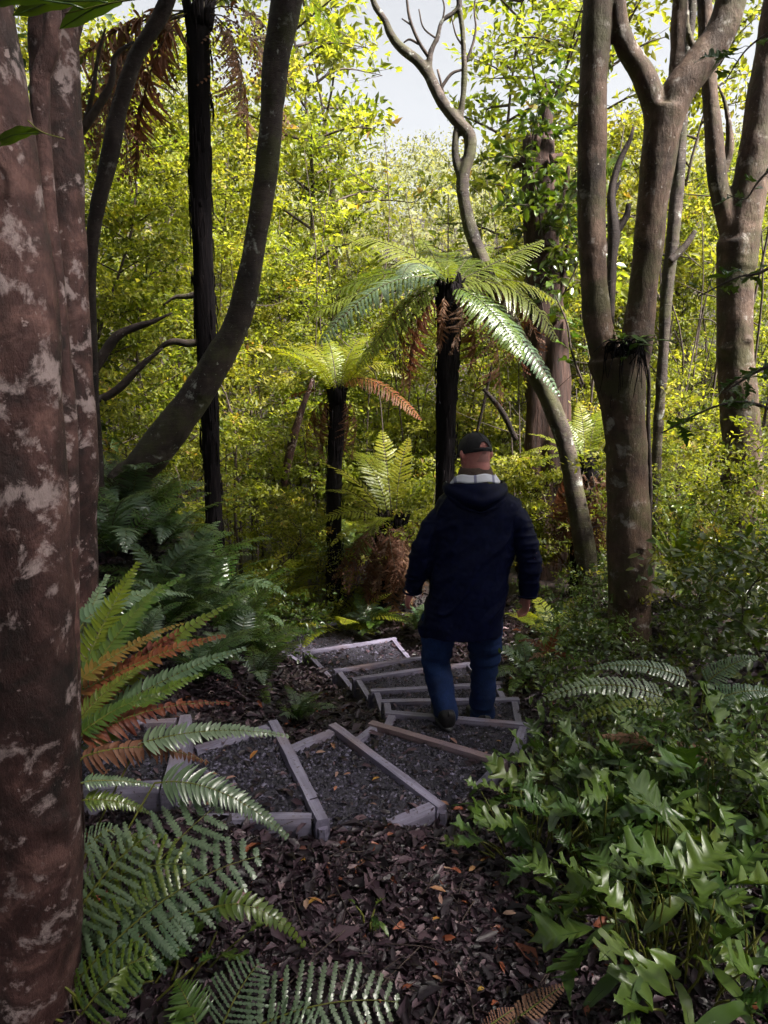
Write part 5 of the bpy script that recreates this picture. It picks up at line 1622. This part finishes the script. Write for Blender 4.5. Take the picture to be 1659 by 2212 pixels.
for k in range(9):
    A, B, z = STEP_A[k], STEP_B[k], STEP_Z[k]
    PA, PB = (A + [-.5, 0, 0], B + [-.5, 0, 0]) if k == 0 else (STEP_A[k - 1], STEP_B[k - 1])
    combos = [(c, w) for c in range(4) for w in range(3)]
    random.shuffle(combos)
    for ci, wi in combos[:[6, 8, 9, 8, 6, 4, 3, 3, 3][k]]:
        u, v = (wi + random.uniform(.15, .85)) / 3, random.uniform(.15, .85)
        p = (A * (1 - u) + B * u) * (1 - v) + (PA * (1 - u) + PB * u) * v
        ob = part('fallen_leaf', LEAFM[ci], None, None, loc=(p[0], p[1], z - .012), rot=(random.gauss(0, .15), random.gauss(0, .15), random.random() * 6.28), scale=random.uniform(.03, .062))
        tagged(ob, '%s fallen leaf on the gravel of the %s, %s' % (cname[ci], tread_names[k], place3[wi]), 'leaf', 'single fallen leaves on the steps')
cells = [(600, 800, 1830, 1900, 'before the square step corner'), (850, 1050, 1800, 1880, 'below the pointed front step'), (620, 800, 1930, 2010, 'right of the large left fern'),
         (860, 1040, 1920, 2000, 'in the middle of the litter'), (1060, 1180, 1950, 2060, 'beside the pale lobed seedling'), (880, 1080, 2080, 2180, 'near the rusty frond')]
for u0, u1, v0, v1, where in cells:
    for ci in range(4):
        p = onz(random.uniform(u0, u1), random.uniform(v0, v1), 0)
        p[2] = gz(p[0], p[1]) + .035
        ob = part('fallen_leaf', LEAFM[ci], None, None, loc=p, rot=(random.gauss(0, .3), random.gauss(0, .3), random.random() * 6.28), scale=random.uniform(.035, .055))
        tagged(ob, '%s fallen leaf on the dark litter, %s' % (cname[ci], where), 'leaf', 'single fallen leaves on the litter')
# ================================================================== the man walking down the steps, seen from behind
YM = 4.02
def mp(u, v, dy=0.0): return at(u, v, YM + dy)
MW = pxm(YM, 1150)
def loft(mb, rings, sides=36, n=None):
    """rings: (centre, half width vector, half depth vector, exponent)"""
    C = np.array([np.concatenate([r[0], r[1], r[2], [r[3] if len(r) > 3 else 2.0]]) for r in rings], float)
    if n: C = catmull(C, n)
    th = np.linspace(0, 2 * np.pi, sides, endpoint=False)
    V = []
    for c in C:
        e = 2 / c[9]
        cs, sn = np.cos(th), np.sin(th)
        V.append(c[:3] + (np.sign(cs) * abs(cs) ** e)[:, None] * c[3:6] + (np.sign(sn) * abs(sn) ** e)[:, None] * c[6:9])
    m = len(C)
    V = np.vstack(V + [C[:1, :3], C[-1:, :3]])
    i = np.arange(m - 1)[:, None] * sides
    j = np.arange(sides)[None]
    k = (j + 1) % sides
    q = np.stack([i + j, i + k, i + sides + k, i + sides + j], -1).reshape(-1, 4)
    jj, kk = np.arange(sides), (np.arange(sides) + 1) % sides
    caps = np.vstack([np.stack([kk, jj, np.full(sides, m * sides)], -1), np.stack([(m - 1) * sides + jj, (m - 1) * sides + kk, np.full(sides, m * sides + 1)], -1)])
    mb.add(V, tris=caps, quads=q)
    return mb
def limb_tube(mb, rows, sides=24, n=30, squash=1.0):
    """rows: (u, v, dy, radius)"""
    P = np.array([np.append(mp(u, v, dy), r) for u, v, dy, r in rows])
    return tube(mb, P, n=n, sides=sides, squash=squash)

foot_l, foot_r = STEP_Z[4] - .022, STEP_Z[5] - .022
yaw = R(6)
ex, ey = np.array([math.cos(yaw), math.sin(yaw), 0]), np.array([-math.sin(yaw), math.cos(yaw), 0])
def ring(u, v, hw, hd, dy=0.0, e=2.3): return (mp(u, v, dy), ex * hw * MW, ey * hd, e)

man_base = np.array([mp(1000, 1500)[0], YM, foot_r])
# leg joints
hipL, hipR = (948, 1330, 0.0), (1050, 1330, 0.02)
kneeL, kneeR = (944, 1432, .03), (1046, 1440, .16)
ankL, ankR = (962, 1528, -.12), (1040, 1545, .22)
# ankles solved on the treads
aL = mp(*ankL); aR = mp(*ankR)
aL[2], aR[2] = foot_l + .09, foot_r + .09
# find y so that the ankle keeps its picture column while standing on its tread
def plant(u, v, z):
    p = onz(u, v, z)
    return p
aL = plant(963, 1533, foot_l + .085)
aR = plant(1040, 1541, foot_r + .085)
kL, kR = mp(945, 1436, .05), mp(1045, 1440, .14)
kL[1] = (aL[1] + YM) / 2 + .06
kR[1] = (aR[1] + YM) / 2 + .05
kL = at(942, 1434, kL[1]); kR = at(1046, 1442, kR[1])
hL, hR = mp(952, 1330), mp(1048, 1330, .03)

# ---------------- body: one continuous skin
hd_c = mp(1026, 986, .02)                              # head centre
hyaw, hpit = R(24), R(-14)
HR = np.array(Quaternion((0, 0, 1), hyaw).to_matrix() @ Quaternion((1, 0, 0), hpit).to_matrix())   # face +Y turned left and down
def hp(x, y, z): return hd_c + HR @ np.array([x, y, z])
body = MB()
hx, hy, hz = HR[:, 0], HR[:, 1], HR[:, 2]
prof = [(-.112, .030, .040, .045), (-.098, .048, .060, .032), (-.075, .060, .078, .012), (-.045, .068, .092, .004), (-.01, .073, .097, 0), (.03, .076, .099, -.002), (.065, .073, .094, -.004), (.095, .058, .074, -.006), (.113, .035, .045, -.008), (.120, .012, .015, -.008)]
loft(body, [(hp(0, o, z), hx * w, hy * d, 2.15) for z, w, d, o in prof], 36, 40)
# nose, brow, ears, lips
tube(body, [hp(0, .094, .012), hp(0, .108, -.012), hp(0, .118, -.03), hp(0, .100, -.042)], [.008, .011, .014, .008], 10, 10)
tube(body, [hp(-.045, .085, .028), hp(0, .099, .03), hp(.045, .085, .028)], [.008, .010, .008], 10, 8)
tube(body, [hp(-.022, .092, -.066), hp(0, .101, -.066), hp(.022, .092, -.066)], [.005, .008, .005], 8, 8)
for s in (-1, 1):
    tube(body, [hp(s * .074, -.002, -.034), hp(s * .086, -.014, -.014), hp(s * .093, -.020, .010), hp(s * .086, -.010, .030), hp(s * .074, .004, .026)], [.007, .010, .012, .010, .006], 16, 8)
# neck
nk = mp(1024, 1046, .0)
tube(body, [hp(0, -.02, -.02), hp(0, -.03, -.075), nk + [0, -.005, .02], nk + [0, 0, -.06]], [.064, .060, .064, .085], 14, 20)
# trunk
loft(body, [(mp(1026, 1060), ex * .09, ey * .06), (mp(1027, 1085), ex * .15, ey * .08), (mp(1024, 1150), ex * .16, ey * .10), (mp(1014, 1250), ex * .155, ey * .11), (mp(1004, 1320), ex * .16, ey * .115), (mp(1002, 1350), ex * .13, ey * .09)], 28, 20)
arms = {}
for s, rows, hand in ((-1, [(968, 1112, 0, .050), (920, 1178, -.03, .045), (907, 1225, -.005, .040), (893, 1270, .03, .030)], (886, 1284, .04)), (1, [(1092, 1112, 0, .050), (1140, 1180, -.04, .050), (1146, 1232, -.03, .043), (1141, 1282, -.01, .030)], (1139, 1297, .0))):
    P = np.array([np.append(mp(u, v, dy), r) for u, v, dy, r in rows])
    tube(body, P, n=20, sides=18)
    w = P[-1, :3]
    d = unit(mp(*hand) - w)
    out = ex * s
    back = unit(np.cross(d, out)) * -1
    if back[1] > 0: back = -back                        # towards the camera
    # palm
    c0, c1 = w + d * .01, w + d * .085
    side = unit(np.cross(d, back))
    fwd = -back                                          # thumb side points ahead
    loft(body, [(w - d * .01, fwd * .024, out * .020), (w + d * .03, fwd * .036, out * .016), (w + d * .07, fwd * .042, out * .014), (w + d * .092, fwd * .038, out * .011)], 18, 12)
    for k, (off, Lf) in enumerate(((.030, .072), (.010, .080), (-.010, .075), (-.029, .060))):
        b = w + d * .085 + fwd * off
        cur = -out * 1.0
        tube(body, [b - d * .01, b + d * Lf * .38 + cur * .006, b + d * Lf * .68 + cur * .024, b + d * Lf * .78 + cur * .046], [.0095, .0092, .0085, .0065], 12, 10)
    tb = w + d * .028 + fwd * .026
    tube(body, [tb, tb + fwd * .022 + d * .026 - out * .008, tb + fwd * .026 + d * .052 - out * .016, tb + fwd * .020 + d * .072 - out * .022], [.014, .0115, .0100, .0075], 12, 10)
for h, k, a in ((hL, kL, aL), (hR, kR, aR)):
    tube(body, np.array([np.append(h + [0, 0, .05], .085), np.append((h + k) / 2, .075), np.append(k, .056), np.append(k * .5 + a * .5 + [0, -.02, 0], .052), np.append(a, .036), np.append(a - [0, 0, .03], .036)]), n=26, sides=18)
    tube(body, np.array([np.append(a + [0, -.03, -.045], .03), np.append(a + [0, .06, -.05], .034), np.append(a + [-.01, .15, -.06], .022)]), n=12, sides=14)
bme = fuse(body.shift(man_base), .0065, 2, .5)
M['skin'] = solid_mat('skin', [(.3, (.36, .12, .11)), (.55, (.46, .18, .16)), (.8, (.52, .24, .21))], 18, .5, bump=.15, bdist=.002, spec=.4)
person = part('person', bme, M['skin'])
person.location = man_base
tagged(person, 'man in dark navy hooded jacket, jeans and black cap walking down the steps', 'person')

# ---------------- jacket
jk = MB()
loft(jk, [ring(1026, 1046, 34, .085, 0, 2.0), ring(1028, 1056, 56, .100, 0, 2.0), ring(1030, 1068, 76, .115, 0, 2.1), ring(1031, 1082, 91, .128), ring(1028, 1105, 95, .14), ring(1024, 1140, 93, .15), ring(1020, 1190, 91, .16), ring(1014, 1240, 88, .165), ring(1006, 1290, 88, .168), ring(998, 1335, 89, .168), ring(993, 1366, 89, .165)], 44, 60)
for rows in ([(966, 1108, 0, .070), (942, 1126, -.015, .071), (920, 1175, -.03, .065), (907, 1220, -.01, .062), (898, 1256, .02, .054), (893, 1277, .035, .048)],
             [(1092, 1108, 0, .070), (1115, 1126, -.02, .071), (1137, 1175, -.04, .065), (1143, 1220, -.035, .062), (1142, 1262, -.02, .054), (1140, 1288, -.01, .048)]):
    limb_tube(jk, rows, 28, 40)
jme = fuse(jk.shift(man_base), .0075, 6, .5)
co, no = me_co(jme), me_no(jme)
w = co + man_base
sleeve = np.minimum(1, np.abs(co[:, 0] - (mp(1022, 1150)[0] - man_base[0])) / .28) ** 3
# soft folds: long near-vertical ones on the back, slanted ones at elbows and shoulders
f1 = vnoise(co * np.array([11, 7, 2.4]) + 3, 5)
rot = np.stack([co[:, 0] * .7 + co[:, 2] * .7, co[:, 1], co[:, 2] * .7 - co[:, 0] * .7], 1)
f2 = 1 - np.abs(vnoise(rot * np.array([6, 8, 17]), 6)) * 2
f3 = 1 - np.abs(vnoise(co * np.array([7, 7, 22]) + 9, 8)) * 2
rot2 = np.stack([co[:, 0] * .8 - co[:, 2] * .6, co[:, 1], co[:, 2] * .8 + co[:, 0] * .6], 1)
f4 = np.clip(1 - np.abs(vnoise(rot2 * np.array([13, 6, 4.5]) + 5, 21)) * 3.2, 0, 1)
f5 = np.clip(1 - np.abs(vnoise(co * np.array([6, 6, 26]) + 9, 8)) * 3, 0, 1)
co = co + no * (.008 * f1 + (.004 + .004 * sleeve) * f2 + .010 * f4 + .008 * sleeve * f5 - .006 + .0015 * vnoise(co * 60, 9))[:, None]
me_set(jme, co)
M['jacket'] = solid_mat('jacket', [(.3, (.0013, .0022, .0135)), (.7, (.0026, .0044, .027))], 30, .55, bump=.25, bdist=.003, spec=.08)
jacket = part('jacket', jme, M['jacket'], person)
# hem band and cuffs
def ringtube(c, a, b, r, n=40, sides=8, mb=None, ph=0, arc=6.2832):
    mb = mb or MB()
    th = np.linspace(0, arc, n) + ph
    P = np.array([c + a * math.cos(t) + b * math.sin(t) for t in th])
    tube(mb, P, r, n, sides)
    return mb
cu = MB()
for (u, v, dy, r), tilt in (((891, 1276, .035, .052), .1), ((1140, 1287, -.01, .052), -.05)):
    c = mp(u, v, dy) - man_base
    ringtube(c, ex * r, ey * r + np.array([0, 0, tilt * .1]), .006, 28, 6, cu)
part('cuff', cu, M['jacket'], jacket)
# hood, folded down on the back
hb = MB()
nu, nv = 41, 22
V = []
cH = mp(1026, 1050) - man_base
for iv in range(nv):
    v = iv / (nv - 1)
    for iu in range(nu):
        u = iu / (nu - 1) * 2 - 1
        # crescent: from the front of the neck round the shoulders, pointed in the middle of the back
        half = .150 - .022 * v
        ang = u * R(112)
        rx, ry = .152 + .014 * math.sin(v * 3.14), .128 + .048 * math.sin(min(1, v * 1.1) * 3.14) + .012 * v
        drop = .135 * (1 - abs(u) ** 1.1) + .022
        x = math.sin(ang) * rx
        y = -math.cos(ang) * ry
        z = .026 - v * drop - .018 * abs(u) + .008 * (1 - v)
        fold = .007 * math.sin(u * 7 + v * 5) + .009 * math.sin(v * 13 + abs(u) * 6) * (.3 + v)
        V.append(cH + ex * x + ey * (y - fold) + np.array([0, 0, z]))
V = np.array(V)
i = np.arange(nv - 1)[:, None] * nu
j = np.arange(nu - 1)[None]
hb.add(V, quads=np.stack([i + j, i + j + 1, i + nu + j + 1, i + nu + j], -1).reshape(-1, 4))
hood = part('hood', hb, M['jacket'], jacket)
sm = hood.modifiers.new('thick', 'SOLIDIFY')
sm.thickness = .012
sb = hood.modifiers.new('sub', 'SUBSURF')
sb.levels = sb.render_levels = 1
# inner pocket of the hood: second, smaller fold
hb2 = MB()
V = []
for iv in range(10):
    v = iv / 9
    for iu in range(31):
        u = iu / 30 * 2 - 1
        ang = u * R(80)
        rx, ry = .118, .108 + .052 * v
        z = .030 - v * .062 * (1 - .6 * abs(u) ** 1.5) - .012 * abs(u)
        V.append(cH + ex * math.sin(ang) * rx * (1 + .12 * v) + ey * (-math.cos(ang) * ry - .010 * math.sin(u * 5 + 1)) + np.array([0, 0, z]))
i = np.arange(9)[:, None] * 31
j = np.arange(30)[None]
hb2.add(np.array(V), quads=np.stack([i + j, i + j + 1, i + 31 + j + 1, i + 31 + j], -1).reshape(-1, 4))
o2 = part('hood_fold', hb2, M['jacket'], hood)
sm = o2.modifiers.new('thick', 'SOLIDIFY')
sm.thickness = .01
# pale checked lining showing along the hood edge
def check_mat():
    m, n, l, out = new_mat('checked_lining')
    c = coords(n, l)
    sx = n.new('ShaderNodeSeparateXYZ')
    l.new(c, sx.inputs[0])
    w = n.new('ShaderNodeMath')
    w.operation = 'SINE'
    mul = n.new('ShaderNodeMath')
    mul.operation = 'MULTIPLY'
    mul.inputs[1].default_value = 62
    l.new(sx.outputs[0], mul.inputs[0])
    l.new(mul.outputs[0], w.inputs[0])
    r = ramp(n, [(.0, (.62, .62, .70)), (.86, (.62, .62, .70)), (.93, (.2, .2, .32))], 'LINEAR')
    l.new(w.outputs[0], r.inputs[0])
    p = n.new('ShaderNodeBsdfPrincipled')
    p.inputs['Roughness'].default_value = .8
    l.new(r.outputs[0], p.inputs['Base Color'])
    l.new(p.outputs[0], out.inputs['Surface'])
    return m
M['lining'] = check_mat()
ln = MB()
V = []
for iv in range(5):
    v = iv / 4
    for iu in range(35):
        u = iu / 34 * 2 - 1
        ang = u * R(100)
        r1 = .093 + .028 * v
        V.append(cH + ex * math.sin(ang) * (r1 + .012) + ey * (-math.cos(ang) * (r1 + .004)) + np.array([0, 0, .078 - .040 * v - .024 * abs(u) ** 1.5 + .004 * math.sin(u * 9)]))
i = np.arange(4)[:, None] * 35
j = np.arange(34)[None]
ln.add(np.array(V), quads=np.stack([i + j, i + j + 1, i + 35 + j + 1, i + 35 + j], -1).reshape(-1, 4))
o3 = part('hood_lining', ln, M['lining'], jacket)
sm = o3.modifiers.new('thick', 'SOLIDIFY')
sm.thickness = .006
# brown fleece collar round the neck
cb = MB()
V = []
for iv in range(8):
    v = iv / 7
    for iu in range(41):
        u = iu / 40 * 2 - 1
        ang = u * R(150)
        r1 = .070 + .018 * v + .006 * math.sin(v * 3.1)
        V.append(cH + ex * math.sin(ang) * (r1 + .004) + ey * (-math.cos(ang) * r1 - .004) + np.array([0, 0, .108 - .060 * v - .012 * abs(u)]))
i = np.arange(7)[:, None] * 41
j = np.arange(40)[None]
cb.add(np.array(V), quads=np.stack([i + j, i + j + 1, i + 41 + j + 1, i + 41 + j], -1).reshape(-1, 4))
M['fleece'] = solid_mat('fleece', [(.3, (.06, .038, .03)), (.7, (.12, .08, .065))], 90, .95, bump=.5, bdist=.004)
o4 = part('collar', cb, M['fleece'], person)
sm = o4.modifiers.new('thick', 'SOLIDIFY')
sm.thickness = .008

# ---------------- jeans
jb = MB()
loft(jb, [(mp(1002, 1290), ex * .185, ey * .135), (mp(1000, 1330), ex * .20, ey * .145), (mp(998, 1362), ex * .185, ey * .13)], 30, 14)
for h, k, a, wk, wa in ((hL, kL, aL, .078, .066), (hR, kR, aR, .080, .066)):
    tube(jb, np.array([np.append(h, .105), np.append((h + k) / 2, .093), np.append(k, wk), np.append(k * .55 + a * .45 + [0, -.012, 0], .073), np.append(k * .25 + a * .75 + [0, -.012, 0], .069), np.append(a + [0, -.005, .0], wa), np.append(a + [0, -.005, -.035], wa + .003)]), n=50, sides=28)
jeme = fuse(jb.shift(man_base), .008, 4, .5)
co, no = me_co(jeme), me_no(jeme)
zz = co[:, 2]
kn = np.exp(-((zz - .50) / .10) ** 2) + 1.2 * np.exp(-((zz - .12) / .09) ** 2)
fz = 1 - np.abs(vnoise(co * np.array([6, 8, 24]) + 2, 15)) * 2
fs = 1 - np.abs(vnoise(np.stack([co[:, 0] + co[:, 2] * .6, co[:, 1], co[:, 2] - co[:, 0] * .6], 1) * np.array([9, 8, 15]), 18)) * 2
me_set(jeme, co + no * (.004 * vnoise(co * np.array([12, 12, 5]), 16) + .011 * kn * fz + .006 * fs)[:, None])
def denim():
    m, n, l, out = new_mat('denim')
    c = coords(n, l)
    nz = noise(n, l, 6, 5, .6, c)
    r = ramp(n, [(.3, (.004, .011, .046)), (.6, (.009, .025, .095)), (.8, (.022, .052, .17))])
    l.new(nz.outputs[0], r.inputs[0])
    tw = noise(n, l, 160, 2, .5, coords(n, l, (1, 1, .4)))
    rr = ramp(n, [(.3, (.7, .7, .7)), (.7, (1.25, 1.25, 1.25))])
    l.new(tw.outputs[0], rr.inputs[0])
    col = mixc(n, l, .8, r.outputs[0], rr.outputs[0], 'MULTIPLY')
    p = n.new('ShaderNodeBsdfPrincipled')
    p.inputs['Roughness'].default_value = .85
    p.inputs['Specular IOR Level'].default_value = .2
    l.new(col, p.inputs['Base Color'])
    b = n.new('ShaderNodeBump')
    b.inputs['Strength'].default_value = .3
    b.inputs['Distance'].default_value = .003
    l.new(tw.outputs[0], b.inputs['Height'])
    l.new(b.outputs[0], p.inputs['Normal'])
    l.new(p.outputs[0], out.inputs['Surface'])
    return m
M['denim'] = denim()
part('jeans', jeme, M['denim'], person)

# ---------------- shoes
M['shoe'] = solid_mat('shoe', [(.3, (.008, .007, .009)), (.7, (.02, .018, .021))], 60, .55, bump=.3, bdist=.003)
M['sole'] = solid_mat('sole', [(.3, (.02, .02, .024)), (.7, (.06, .058, .066))], 60, .7, bump=.2)
for a, fz_, tilt in ((aL, foot_l, 0.0), (aR, foot_r, 0.0)):
    fx = unit(np.array([-.16, 1, 0]))
    sx_ = np.array([fx[1], -fx[0], 0])
    hb_ = np.array([a[0], a[1] - .035, fz_])
    sh = MB()
    def sr(t, w, h0, h1): return (hb_ + fx * t + np.array([0, 0, (h0 + h1) / 2]), sx_ * w, np.array([0, 0, (h1 - h0) / 2]), 2.6)
    loft(sh, [sr(-.066, .022, .03, .085), sr(-.055, .041, .018, .112), sr(-.01, .049, .016, .118), sr(.05, .048, .016, .108), (hb_ + fx * .11 + [0, 0, .052], sx_ * .046, np.array([0, 0, .038]), 2.5), (hb_ + fx * .17 + [0, 0, .044], sx_ * .050, np.array([0, 0, .029]), 2.5), (hb_ + fx * .215 + [0, 0, .038], sx_ * .042, np.array([0, 0, .022]), 2.4), (hb_ + fx * .242 + [0, 0, .034], sx_ * .018, np.array([0, 0, .012]), 2.2)], 24, 34)
    so = part('shoe', sh.shift(man_base), M['shoe'], person)
    sl = MB()
    N_ = 40
    ol = []
    for t in np.linspace(0, 2 * np.pi, N_, endpoint=False):
        x_ = math.cos(t)
        ol.append((.090 + .168 * x_, (.053 + .005 * x_) * math.sin(t) * (1.0 if abs(x_) > .4 else .96)))
    top = [hb_ + fx * x_ + sx_ * y_ + [0, 0, .024] for x_, y_ in ol]
    bot = [hb_ + fx * x_ + sx_ * y_ * .97 + [0, 0, .001] for x_, y_ in ol]
    q = [[k, (k + 1) % N_, N_ + (k + 1) % N_, N_ + k] for k in range(N_)]
    cen = [hb_ + fx * .094 + [0, 0, .024], hb_ + fx * .094 + [0, 0, .001]]
    tr = [[(k + 1) % N_, k, 2 * N_] for k in range(N_)] + [[N_ + k, N_ + (k + 1) % N_, 2 * N_ + 1] for k in range(N_)]
    sl.add(np.array(top + bot + cen), tris=tr, quads=q)
    part('sole', sl.shift(man_base), M['sole'], so)
    pt = MB()
    tube(pt, [hb_ + fx * -.058 + [0, 0, .085], hb_ + fx * -.066 + [0, 0, .105], hb_ + fx * -.055 + [0, 0, .12]], [.004, .005, .004], 8, 6)
    part('pull_tab', pt.shift(man_base), M['shoe'], so)

# ---------------- cap
def cp(x, y, z): return hp(x, y, z) - man_base
cap = MB()
nu, nv = 160, 56
V, keepq = [], []
for iv in range(nv):
    ph = iv / (nv - 1) * R(94)                          # 0 top, 94 deg at the band
    for iu in range(nu):
        th = iu / nu * 2 * math.pi                      # 0 at +x, pi/2 front
        rx, ry, rz = .085, .107, .108
        sq = 1 + .04 * math.cos(2 * th) ** 2 * math.sin(ph)
        V.append(cp(rx * sq * math.sin(ph) * math.cos(th), -.004 + ry * sq * math.sin(ph) * math.sin(th), .022 + rz * math.cos(ph) ** .9 if math.cos(ph) > 0 else .022 + rz * math.cos(ph)))
def opening(th, ph):                                    # arched gap above the back strap
    d = (th - 1.5 * math.pi)
    return abs(d) < .34 and R(66) + (abs(d) / .34) ** 2 * R(17) < ph < R(84)
for iv in range(nv - 1):
    for iu in range(nu):
        th, ph = (iu + .5) / nu * 2 * math.pi, (iv + .5) / (nv - 1) * R(94)
        if opening(th, ph): continue
        a, b = iv * nu + iu, iv * nu + (iu + 1) % nu
        keepq.append([a, a + nu, b + nu, b])
cap.add(np.array(V), quads=keepq)
M['cap'] = solid_mat('cap', [(.3, (.008, .007, .009)), (.7, (.018, .016, .019))], 60, .8, bump=.2, bdist=.002)
cap_o = part('cap', cap, M['cap'], person)
sm = cap_o.modifiers.new('thick', 'SOLIDIFY')
sm.thickness = .004
# seams, button, strap, peak
se = MB()
for k in range(6):
    th = k / 6 * 2 * math.pi + R(30)
    pts = []
    for ph in np.linspace(R(3), R(60 if k == 4 else 90), 12):
        pts.append(cp(.087 * math.sin(ph) * math.cos(th), -.004 + .109 * math.sin(ph) * math.sin(th), .024 + .109 * math.cos(ph) ** .9))
    tube(se, pts, [.0014] * 12, 14, 5)
part('seam', se, M['cap'], cap_o)
bt = MB()
tube(bt, [cp(0, -.004, .126), cp(0, -.004, .134), cp(0, -.004, .138)], [.008, .008, .003], 6, 10)
part('button', bt, M['cap'], cap_o)
stp = MB()
pts = []
for th in np.linspace(1.5 * math.pi - .75, 1.5 * math.pi + .75, 20):
    pts.append(cp(.0885 * math.cos(th), -.004 + .1105 * math.sin(th), .026))
for a_, b_ in ((-.009, .009),):
    A_ = np.array(pts) + (hz * a_)
    B_ = np.array(pts) + (hz * b_)
    stp.add(np.vstack([A_, B_]), quads=[[k, k + 1, 21 + k, 20 + k] for k in range(19)])
so_ = part('strap', stp, M['cap'], cap_o)
sm = so_.modifiers.new('thick', 'SOLIDIFY')
sm.thickness = .005
pk = MB()
V = []
for iv in range(8):
    v = iv / 7
    for iu in range(25):
        th = math.pi / 2 + (iu / 24 * 2 - 1) * R(68)
        r = 1 + v * .72 * math.cos((iu / 24 * 2 - 1) * R(62)) ** .8
        V.append(cp(.086 * math.cos(th) * (1 + v * .08), -.004 + .108 * math.sin(th) * r, .028 - .020 * v + .010 * v * math.sin(th) - .02 * abs(math.cos(th)) * v))
i = np.arange(7)[:, None] * 25
j = np.arange(24)[None]
pk.add(np.array(V), quads=np.stack([i + j, i + j + 1, i + 26 + j, i + 25 + j], -1).reshape(-1, 4))
po = part('peak', pk, M['cap'], cap_o)
sm = po.modifiers.new('thick', 'SOLIDIFY')
sm.thickness = .004
# short cropped hair below the cap
hr = MB()
V = []
for iv in range(10):
    v = iv / 9
    for iu in range(36):
        th = 1.5 * math.pi + (iu / 35 * 2 - 1) * R(98)
        z = .030 - v * (.062 + .010 * math.cos((iu / 35 * 2 - 1) * 3))
        k = np.interp(z, [-.075, -.045, -.01, .03], [0, 1, 2, 3])
        w_, d_ = np.interp(z, [-.075, -.045, -.01, .03], [.0602, .0682, .0732, .0762]), np.interp(z, [-.075, -.045, -.01, .03], [.078, .092, .097, .099])
        g_ = .0022 * (1 - v)
        V.append(cp((w_ + g_) * math.cos(th), (d_ + g_) * math.sin(th), z))
i = np.arange(9)[:, None] * 36
j = np.arange(35)[None]
hr.add(np.array(V), quads=np.stack([i + j, i + j + 1, i + 37 + j, i + 36 + j], -1).reshape(-1, 4))
M['hair'] = solid_mat('cropped_hair', [(.35, (.30, .13, .12)), (.6, (.36, .17, .15)), (.75, (.42, .28, .26))], 220, .7, bump=.4, bdist=.002)
part('hair', hr, M['hair'], person)
# glasses
M['glasses'] = solid_mat('glasses', [(.3, (.01, .01, .012)), (.7, (.02, .02, .022))], 10, .3, bump=0)
gl = MB()
for s in (-1, 1):
    tube(gl, [cp(s * .080, -.012, .020), cp(s * .082, .03, .020), cp(s * .074, .092, .018)], [.002, .002, .002], 10, 6)
    c = cp(s * .036, .108, .008)
    ringtube(c, hx * .026, hz * .019, .0018, 24, 6, gl)
tube(gl, [cp(-.010, .112, .012), cp(.010, .112, .012)], [.0018, .0018], 4, 6)
part('glasses', gl, M['glasses'], person)

# ================================================================== thin moist air
bm = bmesh.new()
bmesh.ops.create_cube(bm, size=1)
hz_me = bpy.data.meshes.new('haze')
bm.to_mesh(hz_me)
bm.free()
hm, hn, hl, hout = new_mat('haze')
pv = hn.new('ShaderNodeVolumePrincipled')
pv.inputs['Color'].default_value = (.95, .96, 1, 1)
pv.inputs['Density'].default_value = .0005
pv.inputs['Anisotropy'].default_value = .2
hl.new(pv.outputs[0], hout.inputs['Volume'])
hz = part('haze', hz_me, hm, kind='stuff')
hz['label'] = 'thin moist air softening the far bush'
x0, x1, y0, y1 = gx[0] - 3, gx[-1] + 3, gy[0] - 3, gy[-1] + 3
z0, z1 = float(P3[:, 2].min()) - 1, max(float(P3[:, 2].max()), 26) + 3
hz.location = ((x0 + x1) / 2, (y0 + y1) / 2, (z0 + z1) / 2)
hz.scale = (x1 - x0, y1 - y0, z1 - z0)
